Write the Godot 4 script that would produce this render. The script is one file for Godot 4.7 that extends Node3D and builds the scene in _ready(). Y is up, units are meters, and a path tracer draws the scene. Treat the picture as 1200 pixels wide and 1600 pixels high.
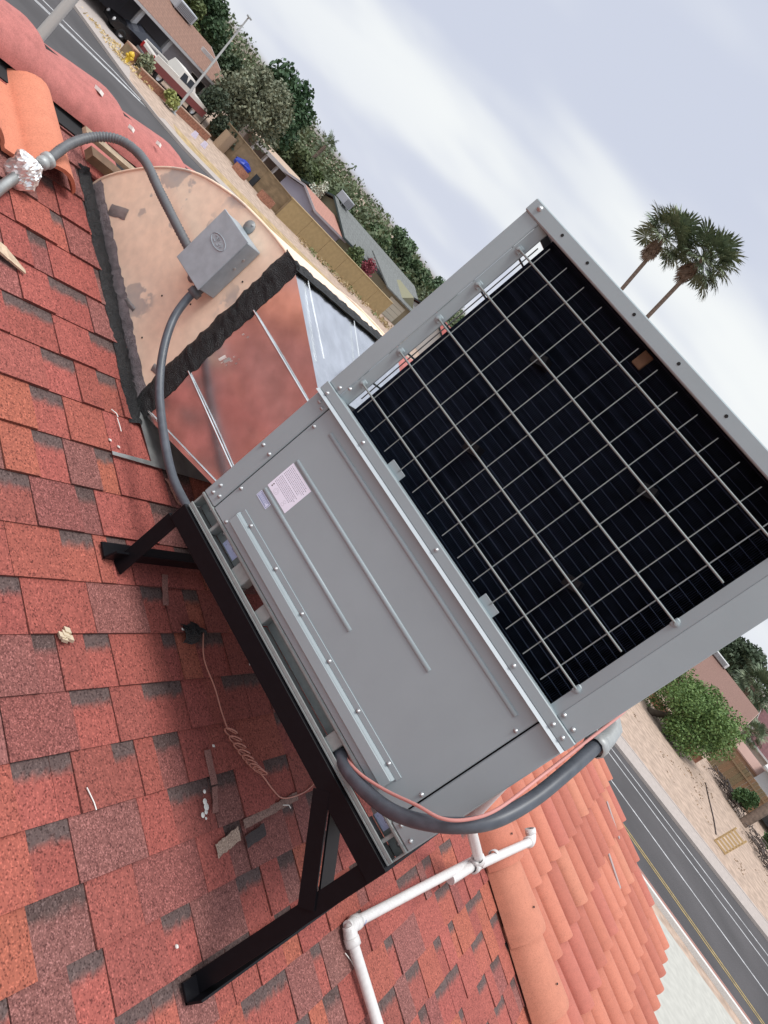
extends Node3D

# World: metres, y up. The photographer stands on a shingled roof; the unit's front face looks along +z.
const EYE := Vector3(0, 5, 0)
const PHI := 0.301667            # roof pitch
const ROOF_DROP := 1.445         # eye to roof plane, square to it
const G := -0.8                  # street level

var rng := RandomNumberGenerator.new()
var base_of := {}
var taken := {}
var M := {}
var cam: Camera3D
var fl := FastNoiseLite.new()

# ---------------------------------------------------------------- helpers
func numbered(n: String) -> String:
	if not taken.has(n):
		taken[n] = 0
		return n
	taken[n] += 1
	return "%s_%03d" % [n, taken[n]]

func describe(o: Node, label: String, category: String, group := "") -> void:
	o.set_meta("label", label)
	o.set_meta("category", category)
	if group != "":
		o.set_meta("group", group)

# a thing with parts; its parts are modelled in world coordinates
func thing(called: String, label: String, category: String, at: Vector3, group := "") -> Node3D:
	var o := Node3D.new()
	o.name = numbered(called)
	add_child(o)
	o.position = at
	base_of[o] = at
	describe(o, label, category, group)
	return o

# a thing whose parts are modelled in its own coordinates
func local_thing(called: String, label: String, category: String, at: Vector3, turn := 0.0, group := "") -> Node3D:
	var o := thing(called, label, category, at, group)
	o.rotation.y = turn
	base_of[o] = Vector3.ZERO
	return o

func ST(smooth := false) -> SurfaceTool:
	var st := SurfaceTool.new()
	st.begin(Mesh.PRIMITIVE_TRIANGLES)
	st.set_smooth_group(0 if smooth else -1)
	return st

func part(parent: Node, called: String, st: SurfaceTool, m: Material) -> MeshInstance3D:
	st.generate_normals()
	return part_mesh(parent, called, st.commit(), m)

func part_mesh(parent: Node, called: String, mesh: Mesh, m: Material) -> MeshInstance3D:
	var o := MeshInstance3D.new()
	o.mesh = mesh
	o.material_override = m
	o.name = called
	parent.add_child(o, true)
	if base_of.has(parent):
		o.position = -base_of[parent]
	return o

func solo(called: String, label: String, category: String, st: SurfaceTool, m: Material, group := "") -> MeshInstance3D:
	var o := part(self, numbered(called), st, m)
	describe(o, label, category, group)
	return o

func setting(called: String, st: SurfaceTool, m: Material) -> MeshInstance3D:
	var o := part(self, numbered(called), st, m)
	o.set_meta("kind", "structure")
	o.set_meta("label", called.replace("_", " "))
	return o

# faces: pts in ring order, turned to face away from c
func face(st: SurfaceTool, pts: Array, c: Vector3) -> void:
	var nrm: Vector3 = (pts[1] - pts[0]).cross(pts[2] - pts[0])
	var mid := Vector3.ZERO
	for p in pts:
		mid += p
	mid /= pts.size()
	var flip := nrm.dot(mid - c) > 0.0       # front faces run clockwise
	for i in range(1, pts.size() - 1):
		if flip:
			st.add_vertex(pts[0]); st.add_vertex(pts[i + 1]); st.add_vertex(pts[i])
		else:
			st.add_vertex(pts[0]); st.add_vertex(pts[i]); st.add_vertex(pts[i + 1])

func quad(st: SurfaceTool, a: Vector3, b: Vector3, c: Vector3, d: Vector3) -> void:
	# a b c d anticlockwise seen from the front
	for v in [a, c, b, a, d, c]:
		st.add_vertex(v)

func hexa(st: SurfaceTool, p: Array) -> void:
	var c := Vector3.ZERO
	for v in p:
		c += v
	c /= 8.0
	for f in [[0, 1, 2, 3], [4, 5, 6, 7], [0, 1, 5, 4], [1, 2, 6, 5], [2, 3, 7, 6], [3, 0, 4, 7]]:
		face(st, [p[f[0]], p[f[1]], p[f[2]], p[f[3]]], c)

func obox(st: SurfaceTool, c: Vector3, ax: Vector3, ay: Vector3, az: Vector3) -> void:
	hexa(st, [c - ax - ay - az, c + ax - ay - az, c + ax - ay + az, c - ax - ay + az, c - ax + ay - az, c + ax + ay - az, c + ax + ay + az, c - ax + ay + az])

func box(st: SurfaceTool, a: Vector3, b: Vector3) -> void:
	var h := (b - a).abs() * 0.5
	obox(st, (a + b) * 0.5, Vector3(h.x, 0, 0), Vector3(0, h.y, 0), Vector3(0, 0, h.z))

# box with chamfered edges
func cbox(st: SurfaceTool, a: Vector3, b: Vector3, ch := 0.003) -> void:
	var lo := Vector3(minf(a.x, b.x), minf(a.y, b.y), minf(a.z, b.z))
	var hi := Vector3(maxf(a.x, b.x), maxf(a.y, b.y), maxf(a.z, b.z))
	var c := (lo + hi) * 0.5
	ch = minf(ch, minf(hi.x - lo.x, minf(hi.y - lo.y, hi.z - lo.z)) * 0.45)
	var h := (hi - lo) * 0.5
	var v := func(sx, sy, sz, k) -> Vector3:
		var p := Vector3(h.x - (0.0 if k == 0 else ch), h.y - (0.0 if k == 1 else ch), h.z - (0.0 if k == 2 else ch))
		return c + Vector3(p.x * sx, p.y * sy, p.z * sz)
	for s in [-1, 1]:
		face(st, [v.call(s, -1, -1, 0), v.call(s, 1, -1, 0), v.call(s, 1, 1, 0), v.call(s, -1, 1, 0)], c)
		face(st, [v.call(-1, s, -1, 1), v.call(1, s, -1, 1), v.call(1, s, 1, 1), v.call(-1, s, 1, 1)], c)
		face(st, [v.call(-1, -1, s, 2), v.call(1, -1, s, 2), v.call(1, 1, s, 2), v.call(-1, 1, s, 2)], c)
		for t in [-1, 1]:
			face(st, [v.call(s, t, -1, 0), v.call(s, t, 1, 0), v.call(s, t, 1, 1), v.call(s, t, -1, 1)], c)
			face(st, [v.call(-1, s, t, 1), v.call(1, s, t, 1), v.call(1, s, t, 2), v.call(-1, s, t, 2)], c)
			face(st, [v.call(s, -1, t, 0), v.call(s, 1, t, 0), v.call(s, 1, t, 2), v.call(s, -1, t, 2)], c)
			for u in [-1, 1]:
				face(st, [v.call(s, t, u, 0), v.call(s, t, u, 1), v.call(s, t, u, 2)], c)

# straight bar p0-p1 of width w (across, along side) and thickness t
func bar(st: SurfaceTool, p0: Vector3, p1: Vector3, w: float, t: float, side := Vector3.ZERO) -> void:
	var d := (p1 - p0).normalized()
	var sv := side
	if sv == Vector3.ZERO:
		sv = d.cross(Vector3.UP)
		if sv.length() < 0.01:
			sv = Vector3.RIGHT
	sv = (sv - d * sv.dot(d)).normalized()
	obox(st, (p0 + p1) * 0.5, (p1 - p0) * 0.5, sv * w * 0.5, d.cross(sv) * t * 0.5)

func spline(p: Array, per := 6) -> Array:
	var out := []
	for i in range(p.size() - 1):
		var a: Vector3 = p[max(i - 1, 0)]
		var b: Vector3 = p[i]
		var c: Vector3 = p[i + 1]
		var d: Vector3 = p[min(i + 2, p.size() - 1)]
		for k in per:
			out.append(b.cubic_interpolate(c, a, d, float(k) / per))
	out.append(p[-1])
	return out

func tube(st: SurfaceTool, p: Array, r, n := 8, caps := true) -> void:
	# r: a number or one radius for each point; st should be smooth
	var rings := []
	var up := Vector3.UP
	for i in p.size():
		var d: Vector3 = (p[min(i + 1, p.size() - 1)] - p[max(i - 1, 0)]).normalized()
		if i == 0 and absf(d.dot(up)) > 0.95:
			up = Vector3.RIGHT
		up = (up - d * up.dot(d)).normalized()
		var sd := d.cross(up)
		var rad: float = r[i] if r is Array else r
		var ring := []
		for k in n:
			var a := TAU * k / n
			ring.append(p[i] + (up * cos(a) + sd * sin(a)) * rad)
		rings.append(ring)
	for i in range(p.size() - 1):
		var c: Vector3 = (p[i] + p[i + 1]) * 0.5
		for k in n:
			var k2 := (k + 1) % n
			face(st, [rings[i][k], rings[i][k2], rings[i + 1][k2], rings[i + 1][k]], c)
	if caps:
		var d0: Vector3 = p[1] - p[0]
		var d1: Vector3 = p[-1] - p[-2]
		st.set_smooth_group(-1)
		face(st, rings[0], p[0] + d0)
		face(st, rings[-1], p[-1] - d1)
		st.set_smooth_group(0)

# solid of revolution about axis; profile of Vector2(radius, along)
func lathe(st: SurfaceTool, prof: Array, at: Vector3, axis := Vector3.UP, n := 12) -> void:
	var s := axis.cross(Vector3.FORWARD if absf(axis.dot(Vector3.FORWARD)) < 0.9 else Vector3.RIGHT).normalized()
	var t := axis.cross(s)
	var mid := Vector3.ZERO
	for q in prof:
		mid += axis * q.y
	mid = at + mid / prof.size()
	for i in range(prof.size() - 1):
		var a: Vector2 = prof[i]
		var b: Vector2 = prof[i + 1]
		for k in n:
			var u := TAU * k / n
			var w := TAU * (k + 1) / n
			var e := s * cos(u) + t * sin(u)
			var f := s * cos(w) + t * sin(w)
			var ring := [at + e * a.x + axis * a.y, at + f * a.x + axis * a.y, at + f * b.x + axis * b.y, at + e * b.x + axis * b.y]
			var dir := (e + f) * 0.5 * (b.y - a.y) - axis * (b.x - a.x)
			var m0: Vector3 = (ring[0] + ring[1] + ring[2] + ring[3]) / 4.0
			var sgn := 1.0 if (prof[-1].y - prof[0].y) >= 0 else -1.0
			if a.x < 1e-5:
				face(st, [ring[0], ring[2], ring[3]], m0 - dir * sgn)
			elif b.x < 1e-5:
				face(st, [ring[0], ring[1], ring[2]], m0 - dir * sgn)
			else:
				face(st, ring, m0 - dir * sgn)

# flat outline in the plane o + u*a + v*b given thickness along w
func slab(st: SurfaceTool, outline: PackedVector2Array, o: Vector3, u: Vector3, v: Vector3, w: Vector3) -> void:
	var tri := Geometry2D.triangulate_polygon(outline)
	var P := func(q: Vector2) -> Vector3: return o + u * q.x + v * q.y
	var c := Vector3.ZERO
	for q in outline:
		c += P.call(q)
	c = c / outline.size()
	for i in range(0, tri.size(), 3):
		var t := [P.call(outline[tri[i]]), P.call(outline[tri[i + 1]]), P.call(outline[tri[i + 2]])]
		var m0: Vector3 = (t[0] + t[1] + t[2]) / 3.0
		face(st, t, m0 + w)
		face(st, [t[0] + w, t[1] + w, t[2] + w], m0)
	var turn := 1.0 if Geometry2D.is_polygon_clockwise(outline) else -1.0
	for i in outline.size():
		var a: Vector2 = outline[i]
		var b: Vector2 = outline[(i + 1) % outline.size()]
		var nn := Vector2(-(b - a).y, (b - a).x) * turn
		var pa: Vector3 = P.call(a)
		var pb: Vector3 = P.call(b)
		face(st, [pa, pb, pb + w, pa + w], (pa + pb + w) * 0.5 - (u * nn.x + v * nn.y))

# ---------------------------------------------------------------- textures and materials
func noise_image(size: int, freq: float, lo: float, hi: float, sd: int, octaves := 4, sharp := 1.0) -> Image:
	var nz := FastNoiseLite.new()
	nz.noise_type = FastNoiseLite.TYPE_SIMPLEX_SMOOTH
	nz.seed = sd
	nz.frequency = freq
	nz.fractal_octaves = octaves
	var src := nz.get_seamless_image(size, size)
	var im := Image.create(size, size, false, Image.FORMAT_RGB8)
	for y in size:
		for x in size:
			var v := src.get_pixel(x, y).r
			v = clampf((v - 0.5) * sharp + 0.5, 0.0, 1.0)
			v = lerpf(lo, hi, v)
			im.set_pixel(x, y, Color(v, v, v))
	return im

func tex(im: Image) -> ImageTexture:
	im.generate_mipmaps()
	return ImageTexture.create_from_image(im)

# mineral grains: each grain a few texels, three tones
func grain_image(size: int, sd: int, tones: Array, soft := 0.35) -> Image:
	var r := RandomNumberGenerator.new()
	r.seed = sd
	var im := Image.create(size, size, false, Image.FORMAT_RGB8)
	im.fill(tones[0])
	for i in size * size / 3:
		var c: Color = tones[r.randi() % tones.size()]
		var x := r.randi() % size
		var y := r.randi() % size
		im.set_pixel(x, y, c)
		if r.randf() < 0.6:
			im.set_pixel((x + 1) % size, y, c)
		if r.randf() < 0.5:
			im.set_pixel(x, (y + 1) % size, c)
		if r.randf() < soft:
			im.set_pixel((x + 1) % size, (y + 1) % size, c)
	return im

func mat(c: Color, rough := 0.8, metal := 0.0, t: Texture2D = null, per_metre := 1.0, vertex := false) -> StandardMaterial3D:
	var m := StandardMaterial3D.new()
	m.albedo_color = c.linear_to_srgb()
	m.roughness = rough
	m.metallic = metal
	if t:
		m.albedo_texture = t
		m.uv1_triplanar = true
		m.uv1_world_triplanar = true
		m.uv1_scale = Vector3.ONE * per_metre
	m.vertex_color_use_as_albedo = vertex
	return m

func with_bump(m: StandardMaterial3D, t: Texture2D, cm: float) -> StandardMaterial3D:
	m.heightmap_enabled = true
	m.heightmap_texture = t
	m.heightmap_scale = cm
	m.uv1_triplanar = true
	m.uv1_world_triplanar = true
	return m

# print on a label: t maps 0..1
func print_mat(im: Image) -> StandardMaterial3D:
	var m := StandardMaterial3D.new()
	m.albedo_texture = tex(im)
	m.roughness = 0.45
	return m

func make_materials() -> void:
	var fine := tex(noise_image(256, 0.05, 0.9, 1.0, 3, 5))
	var blot := tex(noise_image(256, 0.012, 0.80, 1.0, 5, 5, 1.4))
	var grain := tex(grain_image(512, 11, [Color(0.78, 0.77, 0.77), Color(0.60, 0.56, 0.57), Color(0.88, 0.86, 0.85), Color(0.80, 0.79, 0.79), Color(1, 1, 1), Color(0.42, 0.37, 0.37), Color(0.78, 0.77, 0.77)]))
	var sand := tex(grain_image(256, 12, [Color(0.86, 0.86, 0.86), Color(0.74, 0.74, 0.74), Color(0.97, 0.97, 0.97), Color(0.9, 0.9, 0.9)]))
	var rough_h := tex(noise_image(256, 0.09, 0.0, 1.0, 9, 4))
	M.fine = fine; M.blot = blot; M.grain = grain; M.sand = sand
	M.shingle = with_bump(mat(Color(1, 1, 1), 0.95, 0.0, grain, 0.95, true), grain, 0.1)
	var grain_b := tex(grain_image(512, 13, [Color(0.70, 0.67, 0.66), Color(0.50, 0.44, 0.44), Color(0.90, 0.87, 0.86), Color(0.74, 0.70, 0.69), Color(1, 1, 1), Color(0.44, 0.37, 0.37)]))
	M.shingle_b = with_bump(mat(Color(1, 1, 1), 0.95, 0.0, grain_b, 1.1, true), grain_b, 0.12)
	M.deck = mat(Color(0.03, 0.027, 0.027), 0.95, 0.0, fine, 2.0)
	# clay tiles, a few kiln tones
	var clay := noise_image(256, 0.03, 0.93, 1.0, 21, 5, 1.3)
	var gr := RandomNumberGenerator.new(); gr.seed = 4
	for i in 60000:
		var x := gr.randi() % 256; var y := gr.randi() % 256
		var k := clampf(clay.get_pixel(x, y).r * gr.randf_range(0.88, 1.1), 0, 1)
		clay.set_pixel(x, y, Color(k, k, k))
	var clay_t := tex(clay)
	M.tile = []
	for c in [Color(0.50, 0.170, 0.112), Color(0.44, 0.140, 0.097), Color(0.55, 0.195, 0.128), Color(0.475, 0.150, 0.110)]:
		M.tile.append(with_bump(mat(c, 0.85, 0.0, clay_t, 1.7), clay_t, 0.05))
	M.tile_buff = with_bump(mat(Color(0.55, 0.215, 0.14), 0.88, 0.0, clay_t, 1.7), clay_t, 0.06)
	M.tile_orange = with_bump(mat(Color(0.64, 0.225, 0.135), 0.85, 0.0, clay_t, 1.9), clay_t, 0.05)
	var rid := noise_image(256, 0.03, 0.87, 1.0, 23, 5, 1.4)
	for y in 256:
		for x in 256:
			var k := clampf(rid.get_pixel(x, y).r * gr.randf_range(0.86, 1.1), 0, 1)
			rid.set_pixel(x, y, Color(k, k, k))
	var rid_t := tex(rid)
	M.tile_pink = with_bump(mat(Color(0.49, 0.165, 0.145), 0.9, 0.0, rid_t, 2.0), rid_t, 0.10)
	M.tile_worn = mat(Color(0.42, 0.33, 0.32), 0.9, 0.0, fine, 3.0)
	# the unit
	M.grey = mat(Color(0.310, 0.366, 0.388), 0.42, 0.0, tex(noise_image(256, 0.02, 0.975, 1.0, 31, 4)), 1.2)
	M.grey_in = mat(Color(0.28, 0.305, 0.30), 0.6, 0.0, fine, 3.0)
	M.lip = mat(Color(0.40, 0.44, 0.47), 0.45)
	M.wire = mat(Color(0.235, 0.265, 0.265), 0.45, 0.1)
	M.fin = mat(Color(0.036, 0.047, 0.078), 0.5, 0.0, tex(noise_image(128, 0.05, 0.55, 1.0, 33, 3, 2.0)), 5.0)
	M.pipe = mat(Color(0.036, 0.047, 0.078), 0.6, 0.0)
	M.fin.metallic_specular = 0.1
	M.pipe.metallic_specular = 0.1
	M.screw = mat(Color(0.45, 0.46, 0.47), 0.38, 0.7)
	M.hole = mat(Color(0.01, 0.01, 0.01), 0.9)
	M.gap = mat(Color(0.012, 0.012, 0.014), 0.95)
	M.black = mat(Color(0.007, 0.007, 0.009), 0.35, 0.0, fine, 3.0)
	M.black.metallic_specular = 0.28
	M.box = mat(Color(0.36, 0.415, 0.455), 0.45, 0.0, fine, 1.5)
	M.galv = mat(Color(0.92, 0.94, 0.95), 0.2, 1.0, tex(noise_image(256, 0.02, 0.86, 1.0, 41, 4)), 2.0)
	M.flash = mat(Color(0.42, 0.43, 0.43), 0.5, 0.7, blot, 4.0)
	M.conduit = mat(Color(0.135, 0.14, 0.15), 0.5, 0.0, fine, 5.0)
	M.conduit_dark = mat(Color(0.092, 0.104, 0.126), 0.42, 0.0, blot, 7.0)
	M.fitting = mat(Color(0.42, 0.44, 0.44), 0.45, 0.2, fine, 6.0)
	M.pink = mat(Color(0.60, 0.27, 0.24), 0.5)
	M.old_wire = mat(Color(0.54, 0.235, 0.18), 0.55)
	M.pvc = mat(Color(0.74, 0.72, 0.71), 0.4, 0.0, fine, 4.0)
	M.foil = mat(Color(0.88, 0.88, 0.88), 0.34, 0.8)
	M.tar = with_bump(mat(Color(0.022, 0.022, 0.024), 0.55, 0.0, blot, 9.0), rough_h, 0.8)
	M.tar_paint = with_bump(mat(Color(0.26, 0.215, 0.225), 0.8, 0.0, blot, 8.0), rough_h, 0.6)
	M.paper = mat(Color(0.72, 0.76, 0.95), 0.6)
	M.wood = mat(Color(0.40, 0.30, 0.21), 0.85, 0.0, blot, 7.0)
	M.wood_dark = mat(Color(0.17, 0.10, 0.06), 0.85, 0.0, blot, 7.0)
	M.chip = mat(Color(0.78, 0.76, 0.72), 0.7)
	# paint worn off a sheet metal duct: peach with grey scuffs that have outlines of their own
	var nz := FastNoiseLite.new(); nz.seed = 51; nz.frequency = 0.011; nz.fractal_octaves = 5
	var worn := nz.get_seamless_image(512, 512)
	nz.seed = 52; nz.frequency = 0.004
	var tone := nz.get_seamless_image(512, 512)
	nz.seed = 53; nz.frequency = 0.04
	var thin := nz.get_seamless_image(512, 512)
	var pim := Image.create(512, 512, false, Image.FORMAT_RGB8)
	for y in 512:
		for x in 512:
			var w := worn.get_pixel(x, y).r
			var tn := tone.get_pixel(x, y).r
			var c := Color(0.97, 0.845, 0.745).lerp(Color(0.955, 0.865, 0.775), tn)
			var k := smoothstep(0.66, 0.74, w) * smoothstep(0.4, 0.6, tn) * 0.75
			c = c.lerp(Color(0.60, 0.585, 0.585), k * lerpf(0.5, 1.0, thin.get_pixel(x, y).r))
			c = c * lerpf(0.95, 1.03, thin.get_pixel(x, y).r)
			pim.set_pixel(x, y, c)
	M.duct = mat(Color(0.98, 0.98, 0.98), 0.6, 0.0, tex(pim), 0.95)
	# street and neighbourhood
	M.asphalt = mat(Color(0.078, 0.072, 0.075), 0.95, 0.0, tex(noise_image(512, 0.006, 0.85, 1.0, 61, 6, 1.3)), 0.06)
	M.dirt = mat(Color(0.47, 0.35, 0.275), 0.97, 0.0, tex(noise_image(512, 0.03, 0.82, 1.0, 62, 6, 1.6)), 0.12)
	M.dirt_gold = mat(Color(0.46, 0.33, 0.17), 0.97, 0.0, blot, 0.5)
	M.concrete = mat(Color(0.43, 0.375, 0.345), 0.9, 0.0, fine, 0.35)
	M.slab = mat(Color(0.47, 0.46, 0.42), 0.9, 0.0, fine, 0.25)
	M.line_white = mat(Color(0.52, 0.52, 0.53), 0.8, 0.0, blot, 1.0)
	M.line_yellow = mat(Color(0.40, 0.29, 0.11), 0.8, 0.0, blot, 1.0)
	M.stucco_tan = mat(Color(0.43, 0.31, 0.155), 0.9, 0.0, fine, 0.2)
	M.stucco_brown = mat(Color(0.27, 0.19, 0.11), 0.9, 0.0, blot, 0.8)
	M.brick = mat(Color(0.43, 0.20, 0.13), 0.9, 0.0, blot, 2.0)

func shape_mat(r: float, g: float, b: float, rough := 0.8, metal := 0.0) -> StandardMaterial3D:
	return mat(Color(r, g, b), rough, metal, M.fine, 1.3)

# ---------------------------------------------------------------- own roof (local axes: x down the slope, y off the roof, z)
func rp(s: float, z: float, off := 0.0) -> Vector3:
	return EYE + Vector3(cos(PHI), -sin(PHI), 0) * s + Vector3(sin(PHI), cos(PHI), 0) * (off - ROOF_DROP) + Vector3(0, 0, z)

func roof_y(x: float) -> float:
	return 5.0 - ROOF_DROP / cos(PHI) - tan(PHI) * x

func in_picture(p: Vector3, margin := 0.04) -> bool:
	var q := cam.transform.affine_inverse() * p
	if q.z > -0.1:
		return false
	var k := tan(deg_to_rad(cam.fov) * 0.5)
	var v := Vector2(q.x, q.y) / (-q.z * k)
	return absf(v.y) < 1.0 + margin and absf(v.x) < 0.75 + margin

func shingle_arrays(w: float, low: bool, tone: Color, seed_at: float, lift: float) -> Array:
	# one exposed tab: 143.5 mm of it shows; a low tab carries the printed dark band at its top
	var nz := clampi(int(w / 0.012), 2, 20) if low else 1
	var xs := [-0.075, -0.062, 0.0, 0.0105, 0.021, 0.0315, 0.042, 0.0535, 0.0655, 0.1435] if low else [-0.075, 0.0, 0.1435]
	var V := PackedVector3Array()
	var C := PackedColorArray()
	var band := Color(0.185, 0.128, 0.118)
	var put := func(p: Vector3, c: Color):
		V.append(p); C.append(c)
	var yt := func(x: float) -> float: return lerpf(-0.004, lift, (x + 0.075) / 0.2185)
	for i in range(xs.size() - 1):
		for k in nz:
			var z0 := w * k / nz
			var z1 := w * (k + 1) / nz
			var col := []
			for q in [[xs[i], z0], [xs[i], z1], [xs[i + 1], z1], [xs[i + 1], z0]]:
				var c := tone
				if low:
					var edge := 0.041 + 0.015 * fl.get_noise_2d(seed_at * 31.0 + q[1] * 900.0, q[0] * 500.0)
					var t := smoothstep(edge - 0.013, edge + 0.013, q[0])
					c = band.lerp(tone, t)
				col.append(c)
			var a := Vector3(xs[i], yt.call(xs[i]), z0)
			var b := Vector3(xs[i], yt.call(xs[i]), z1)
			var d := Vector3(xs[i + 1], yt.call(xs[i + 1]), z0)
			var e := Vector3(xs[i + 1], yt.call(xs[i + 1]), z1)
			put.call(a, col[0]); put.call(e, col[2]); put.call(b, col[1])
			put.call(a, col[0]); put.call(d, col[3]); put.call(e, col[2])
	# butt edge and the two sides
	var x1 := 0.1435
	var hi := lift
	var lo := -0.006
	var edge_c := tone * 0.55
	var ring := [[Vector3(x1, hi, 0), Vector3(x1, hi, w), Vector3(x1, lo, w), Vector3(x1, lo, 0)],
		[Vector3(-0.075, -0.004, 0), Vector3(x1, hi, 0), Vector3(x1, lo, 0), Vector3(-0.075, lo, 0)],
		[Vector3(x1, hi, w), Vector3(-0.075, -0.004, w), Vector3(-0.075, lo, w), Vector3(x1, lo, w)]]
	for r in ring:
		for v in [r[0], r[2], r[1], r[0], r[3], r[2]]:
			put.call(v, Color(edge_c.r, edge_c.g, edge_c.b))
	return [V, C]

func mesh_from(V: PackedVector3Array, C: PackedColorArray) -> ArrayMesh:
	var st := ST(false)
	for i in V.size():
		st.set_color(C[i])
		st.add_vertex(V[i])
	st.generate_normals()
	return st.commit()

func build_shingles(roof: Node3D) -> void:
	rng.seed = 7
	var tones := [Color(0.60, 0.160, 0.140), Color(0.56, 0.145, 0.132), Color(0.62, 0.172, 0.138), Color(0.65, 0.190, 0.136), Color(0.52, 0.148, 0.132), Color(0.62, 0.165, 0.148), Color(0.58, 0.155, 0.136)]
	var pieces := []
	var row := -17
	while row <= 16:
		var s0 := 0.004 + row * 0.1435        # the butt edge of the course above lies at s0
		var z := -3.93 + rng.randf() * 0.1 - 0.2
		var low := rng.randf() < 0.5
		while z < 3.2:
			var w := rng.randf_range(0.06, 0.18) if low else rng.randf_range(0.08, 0.25)
			if rng.randf() < 0.12:
				w *= 0.6
			var tone: Color = tones[rng.randi() % tones.size()]
			tone = tone * Color(1.0, 1.03, 0.93) * rng.randf_range(0.82, 0.98)
			var mixed := rng.randf() < 0.27          # brown blend with pale grains
			if mixed:
				tone = Color(0.48, 0.225, 0.20).lerp(Color(0.55, 0.185, 0.165), rng.randf()) * rng.randf_range(0.84, 0.98)
			# rust and dust patch on the roof beside the duct
			pieces.append({m = mixed, s = s0, z = z, w = w, low = low, tone = tone, k = rng.randf() * 100.0, lift = (0.0035 if low else 0.0085) + rng.randf() * 0.0022})
			z += w
			low = not low if rng.randf() < 0.82 else low
		row += 1
	for p in pieces:
		var c := rp(p.s + 0.07, p.z + p.w * 0.5)
		p.d = EYE.distance_to(c)
		p.seen = in_picture(c) and p.z > -3.95 and not (c.x > -1.0 and c.x < -0.1 and c.z < -2.5) and not (c.x < -1.55 and c.z < -2.0)
	var order := pieces.filter(func(p): return p.seen)
	order.sort_custom(func(a, b): return a.d - a.w * 3.0 < b.d - b.w * 3.0)
	var single := {}
	for i in mini(295, order.size()):
		single[order[i]] = true
	var rest := ST(false)
	for p in pieces:
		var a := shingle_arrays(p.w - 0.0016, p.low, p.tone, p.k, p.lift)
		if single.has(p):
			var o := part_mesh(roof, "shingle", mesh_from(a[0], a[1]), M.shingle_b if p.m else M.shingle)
			o.position = Vector3(p.s, 0, p.z)
		else:
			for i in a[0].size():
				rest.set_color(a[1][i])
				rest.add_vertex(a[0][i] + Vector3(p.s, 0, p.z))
	var o := part(roof, "shingle_field", rest, M.shingle)
	o.set_meta("kind", "stuff")
	print("shingles ", pieces.size(), " seen ", order.size())

func roof_tile_mesh(length: float, pitch: float, h: float, pw := 0.9, lift := 0.05, mir := 1.0) -> ArrayMesh:
	# S tile: a barrel and a narrow pan; x runs down the slope, its lower end at x = 0
	var st := ST(true)
	var prof := []
	var bw := pitch * 0.66
	for i in 13:
		var t := (1.0 - cos(PI * i / 12.0)) * 0.5
		prof.append(Vector2(bw * t * mir, h * pow(sin(PI * t), pw)))
	prof.append(Vector2((bw + 0.008) * mir, -0.010))
	prof.append(Vector2((pitch - 0.010) * mir, -0.010))
	prof.append(Vector2((pitch + 0.012) * mir, 0.010))
	var th := 0.015
	for i in range(prof.size() - 1):
		var a: Vector2 = prof[i]
		var b: Vector2 = prof[i + 1]
		st.set_smooth_group(1)
		var up := Vector3(0, -1, 0)
		face(st, [Vector3(-length, a.y, -a.x), Vector3(0, a.y + lift, -a.x), Vector3(0, b.y + lift, -b.x), Vector3(-length, b.y, -b.x)], up * 5.0)
		st.set_smooth_group(2)
		face(st, [Vector3(-length, a.y - th, -a.x), Vector3(0, a.y + lift - th, -a.x), Vector3(0, b.y + lift - th, -b.x), Vector3(-length, b.y - th, -b.x)], -up * 5.0)
		st.set_smooth_group(-1)
		face(st, [Vector3(0, a.y + lift, -a.x), Vector3(0, b.y + lift, -b.x), Vector3(0, b.y + lift - th, -b.x), Vector3(0, a.y + lift - th, -a.x)], Vector3(-1, a.y, -a.x))
	st.set_smooth_group(-1)
	for q in [prof[0], prof[-1]]:
		face(st, [Vector3(-length, q.y, -q.x), Vector3(0, q.y + lift, -q.x), Vector3(0, q.y + lift - th, -q.x), Vector3(-length, q.y - th, -q.x)], Vector3(-length * 0.5, q.y, -pitch * 0.5 * mir))
	st.generate_normals()
	return st.commit()

# half barrel cap, tapering; its axis along x, big end at x = 0
func cap_mesh(length: float, w0: float, w1: float, h0: float, h1: float) -> ArrayMesh:
	var st := ST(true)
	var n := 12
	var th := 0.014
	var R := func(i: int, k: int, inset: float) -> Vector3:
		var a := PI * i / n
		var w := (w0 if k == 0 else w1) - inset
		var h := (h0 if k == 0 else h1) - inset
		var x := 0.0 if k == 0 else -length
		return Vector3(x, pow(sin(a), 0.85) * h, cos(a) * w)
	for i in n:
		st.set_smooth_group(1)
		var c := Vector3(-length * 0.5, -0.05, 0)
		# the end is rounded over: a short step just before x = 0
		var a0: Vector3 = R.call(i, 0, 0.0); var b0: Vector3 = R.call(i + 1, 0, 0.0)
		var a1: Vector3 = R.call(i, 1, 0.0); var b1: Vector3 = R.call(i + 1, 1, 0.0)
		var am := a0.lerp(a1, 0.06); var bm := b0.lerp(b1, 0.06)
		face(st, [am, bm, b1, a1], c)
		var ae: Vector3 = R.call(i, 0, 0.007); var be: Vector3 = R.call(i + 1, 0, 0.007)
		face(st, [ae, be, bm, am], c)
		st.set_smooth_group(-1)
		var ai: Vector3 = R.call(i, 0, th); var bi: Vector3 = R.call(i + 1, 0, th)
		face(st, [ae, be, bi, ai], Vector3(-1, 0.05, 0))
		st.set_smooth_group(2)
		var aj: Vector3 = R.call(i, 1, th); var bj: Vector3 = R.call(i + 1, 1, th)
		face(st, [ai, bi, bj, aj], Vector3(-length * 0.5, 1.0, 0))
	st.generate_normals()
	return st.commit()

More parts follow.
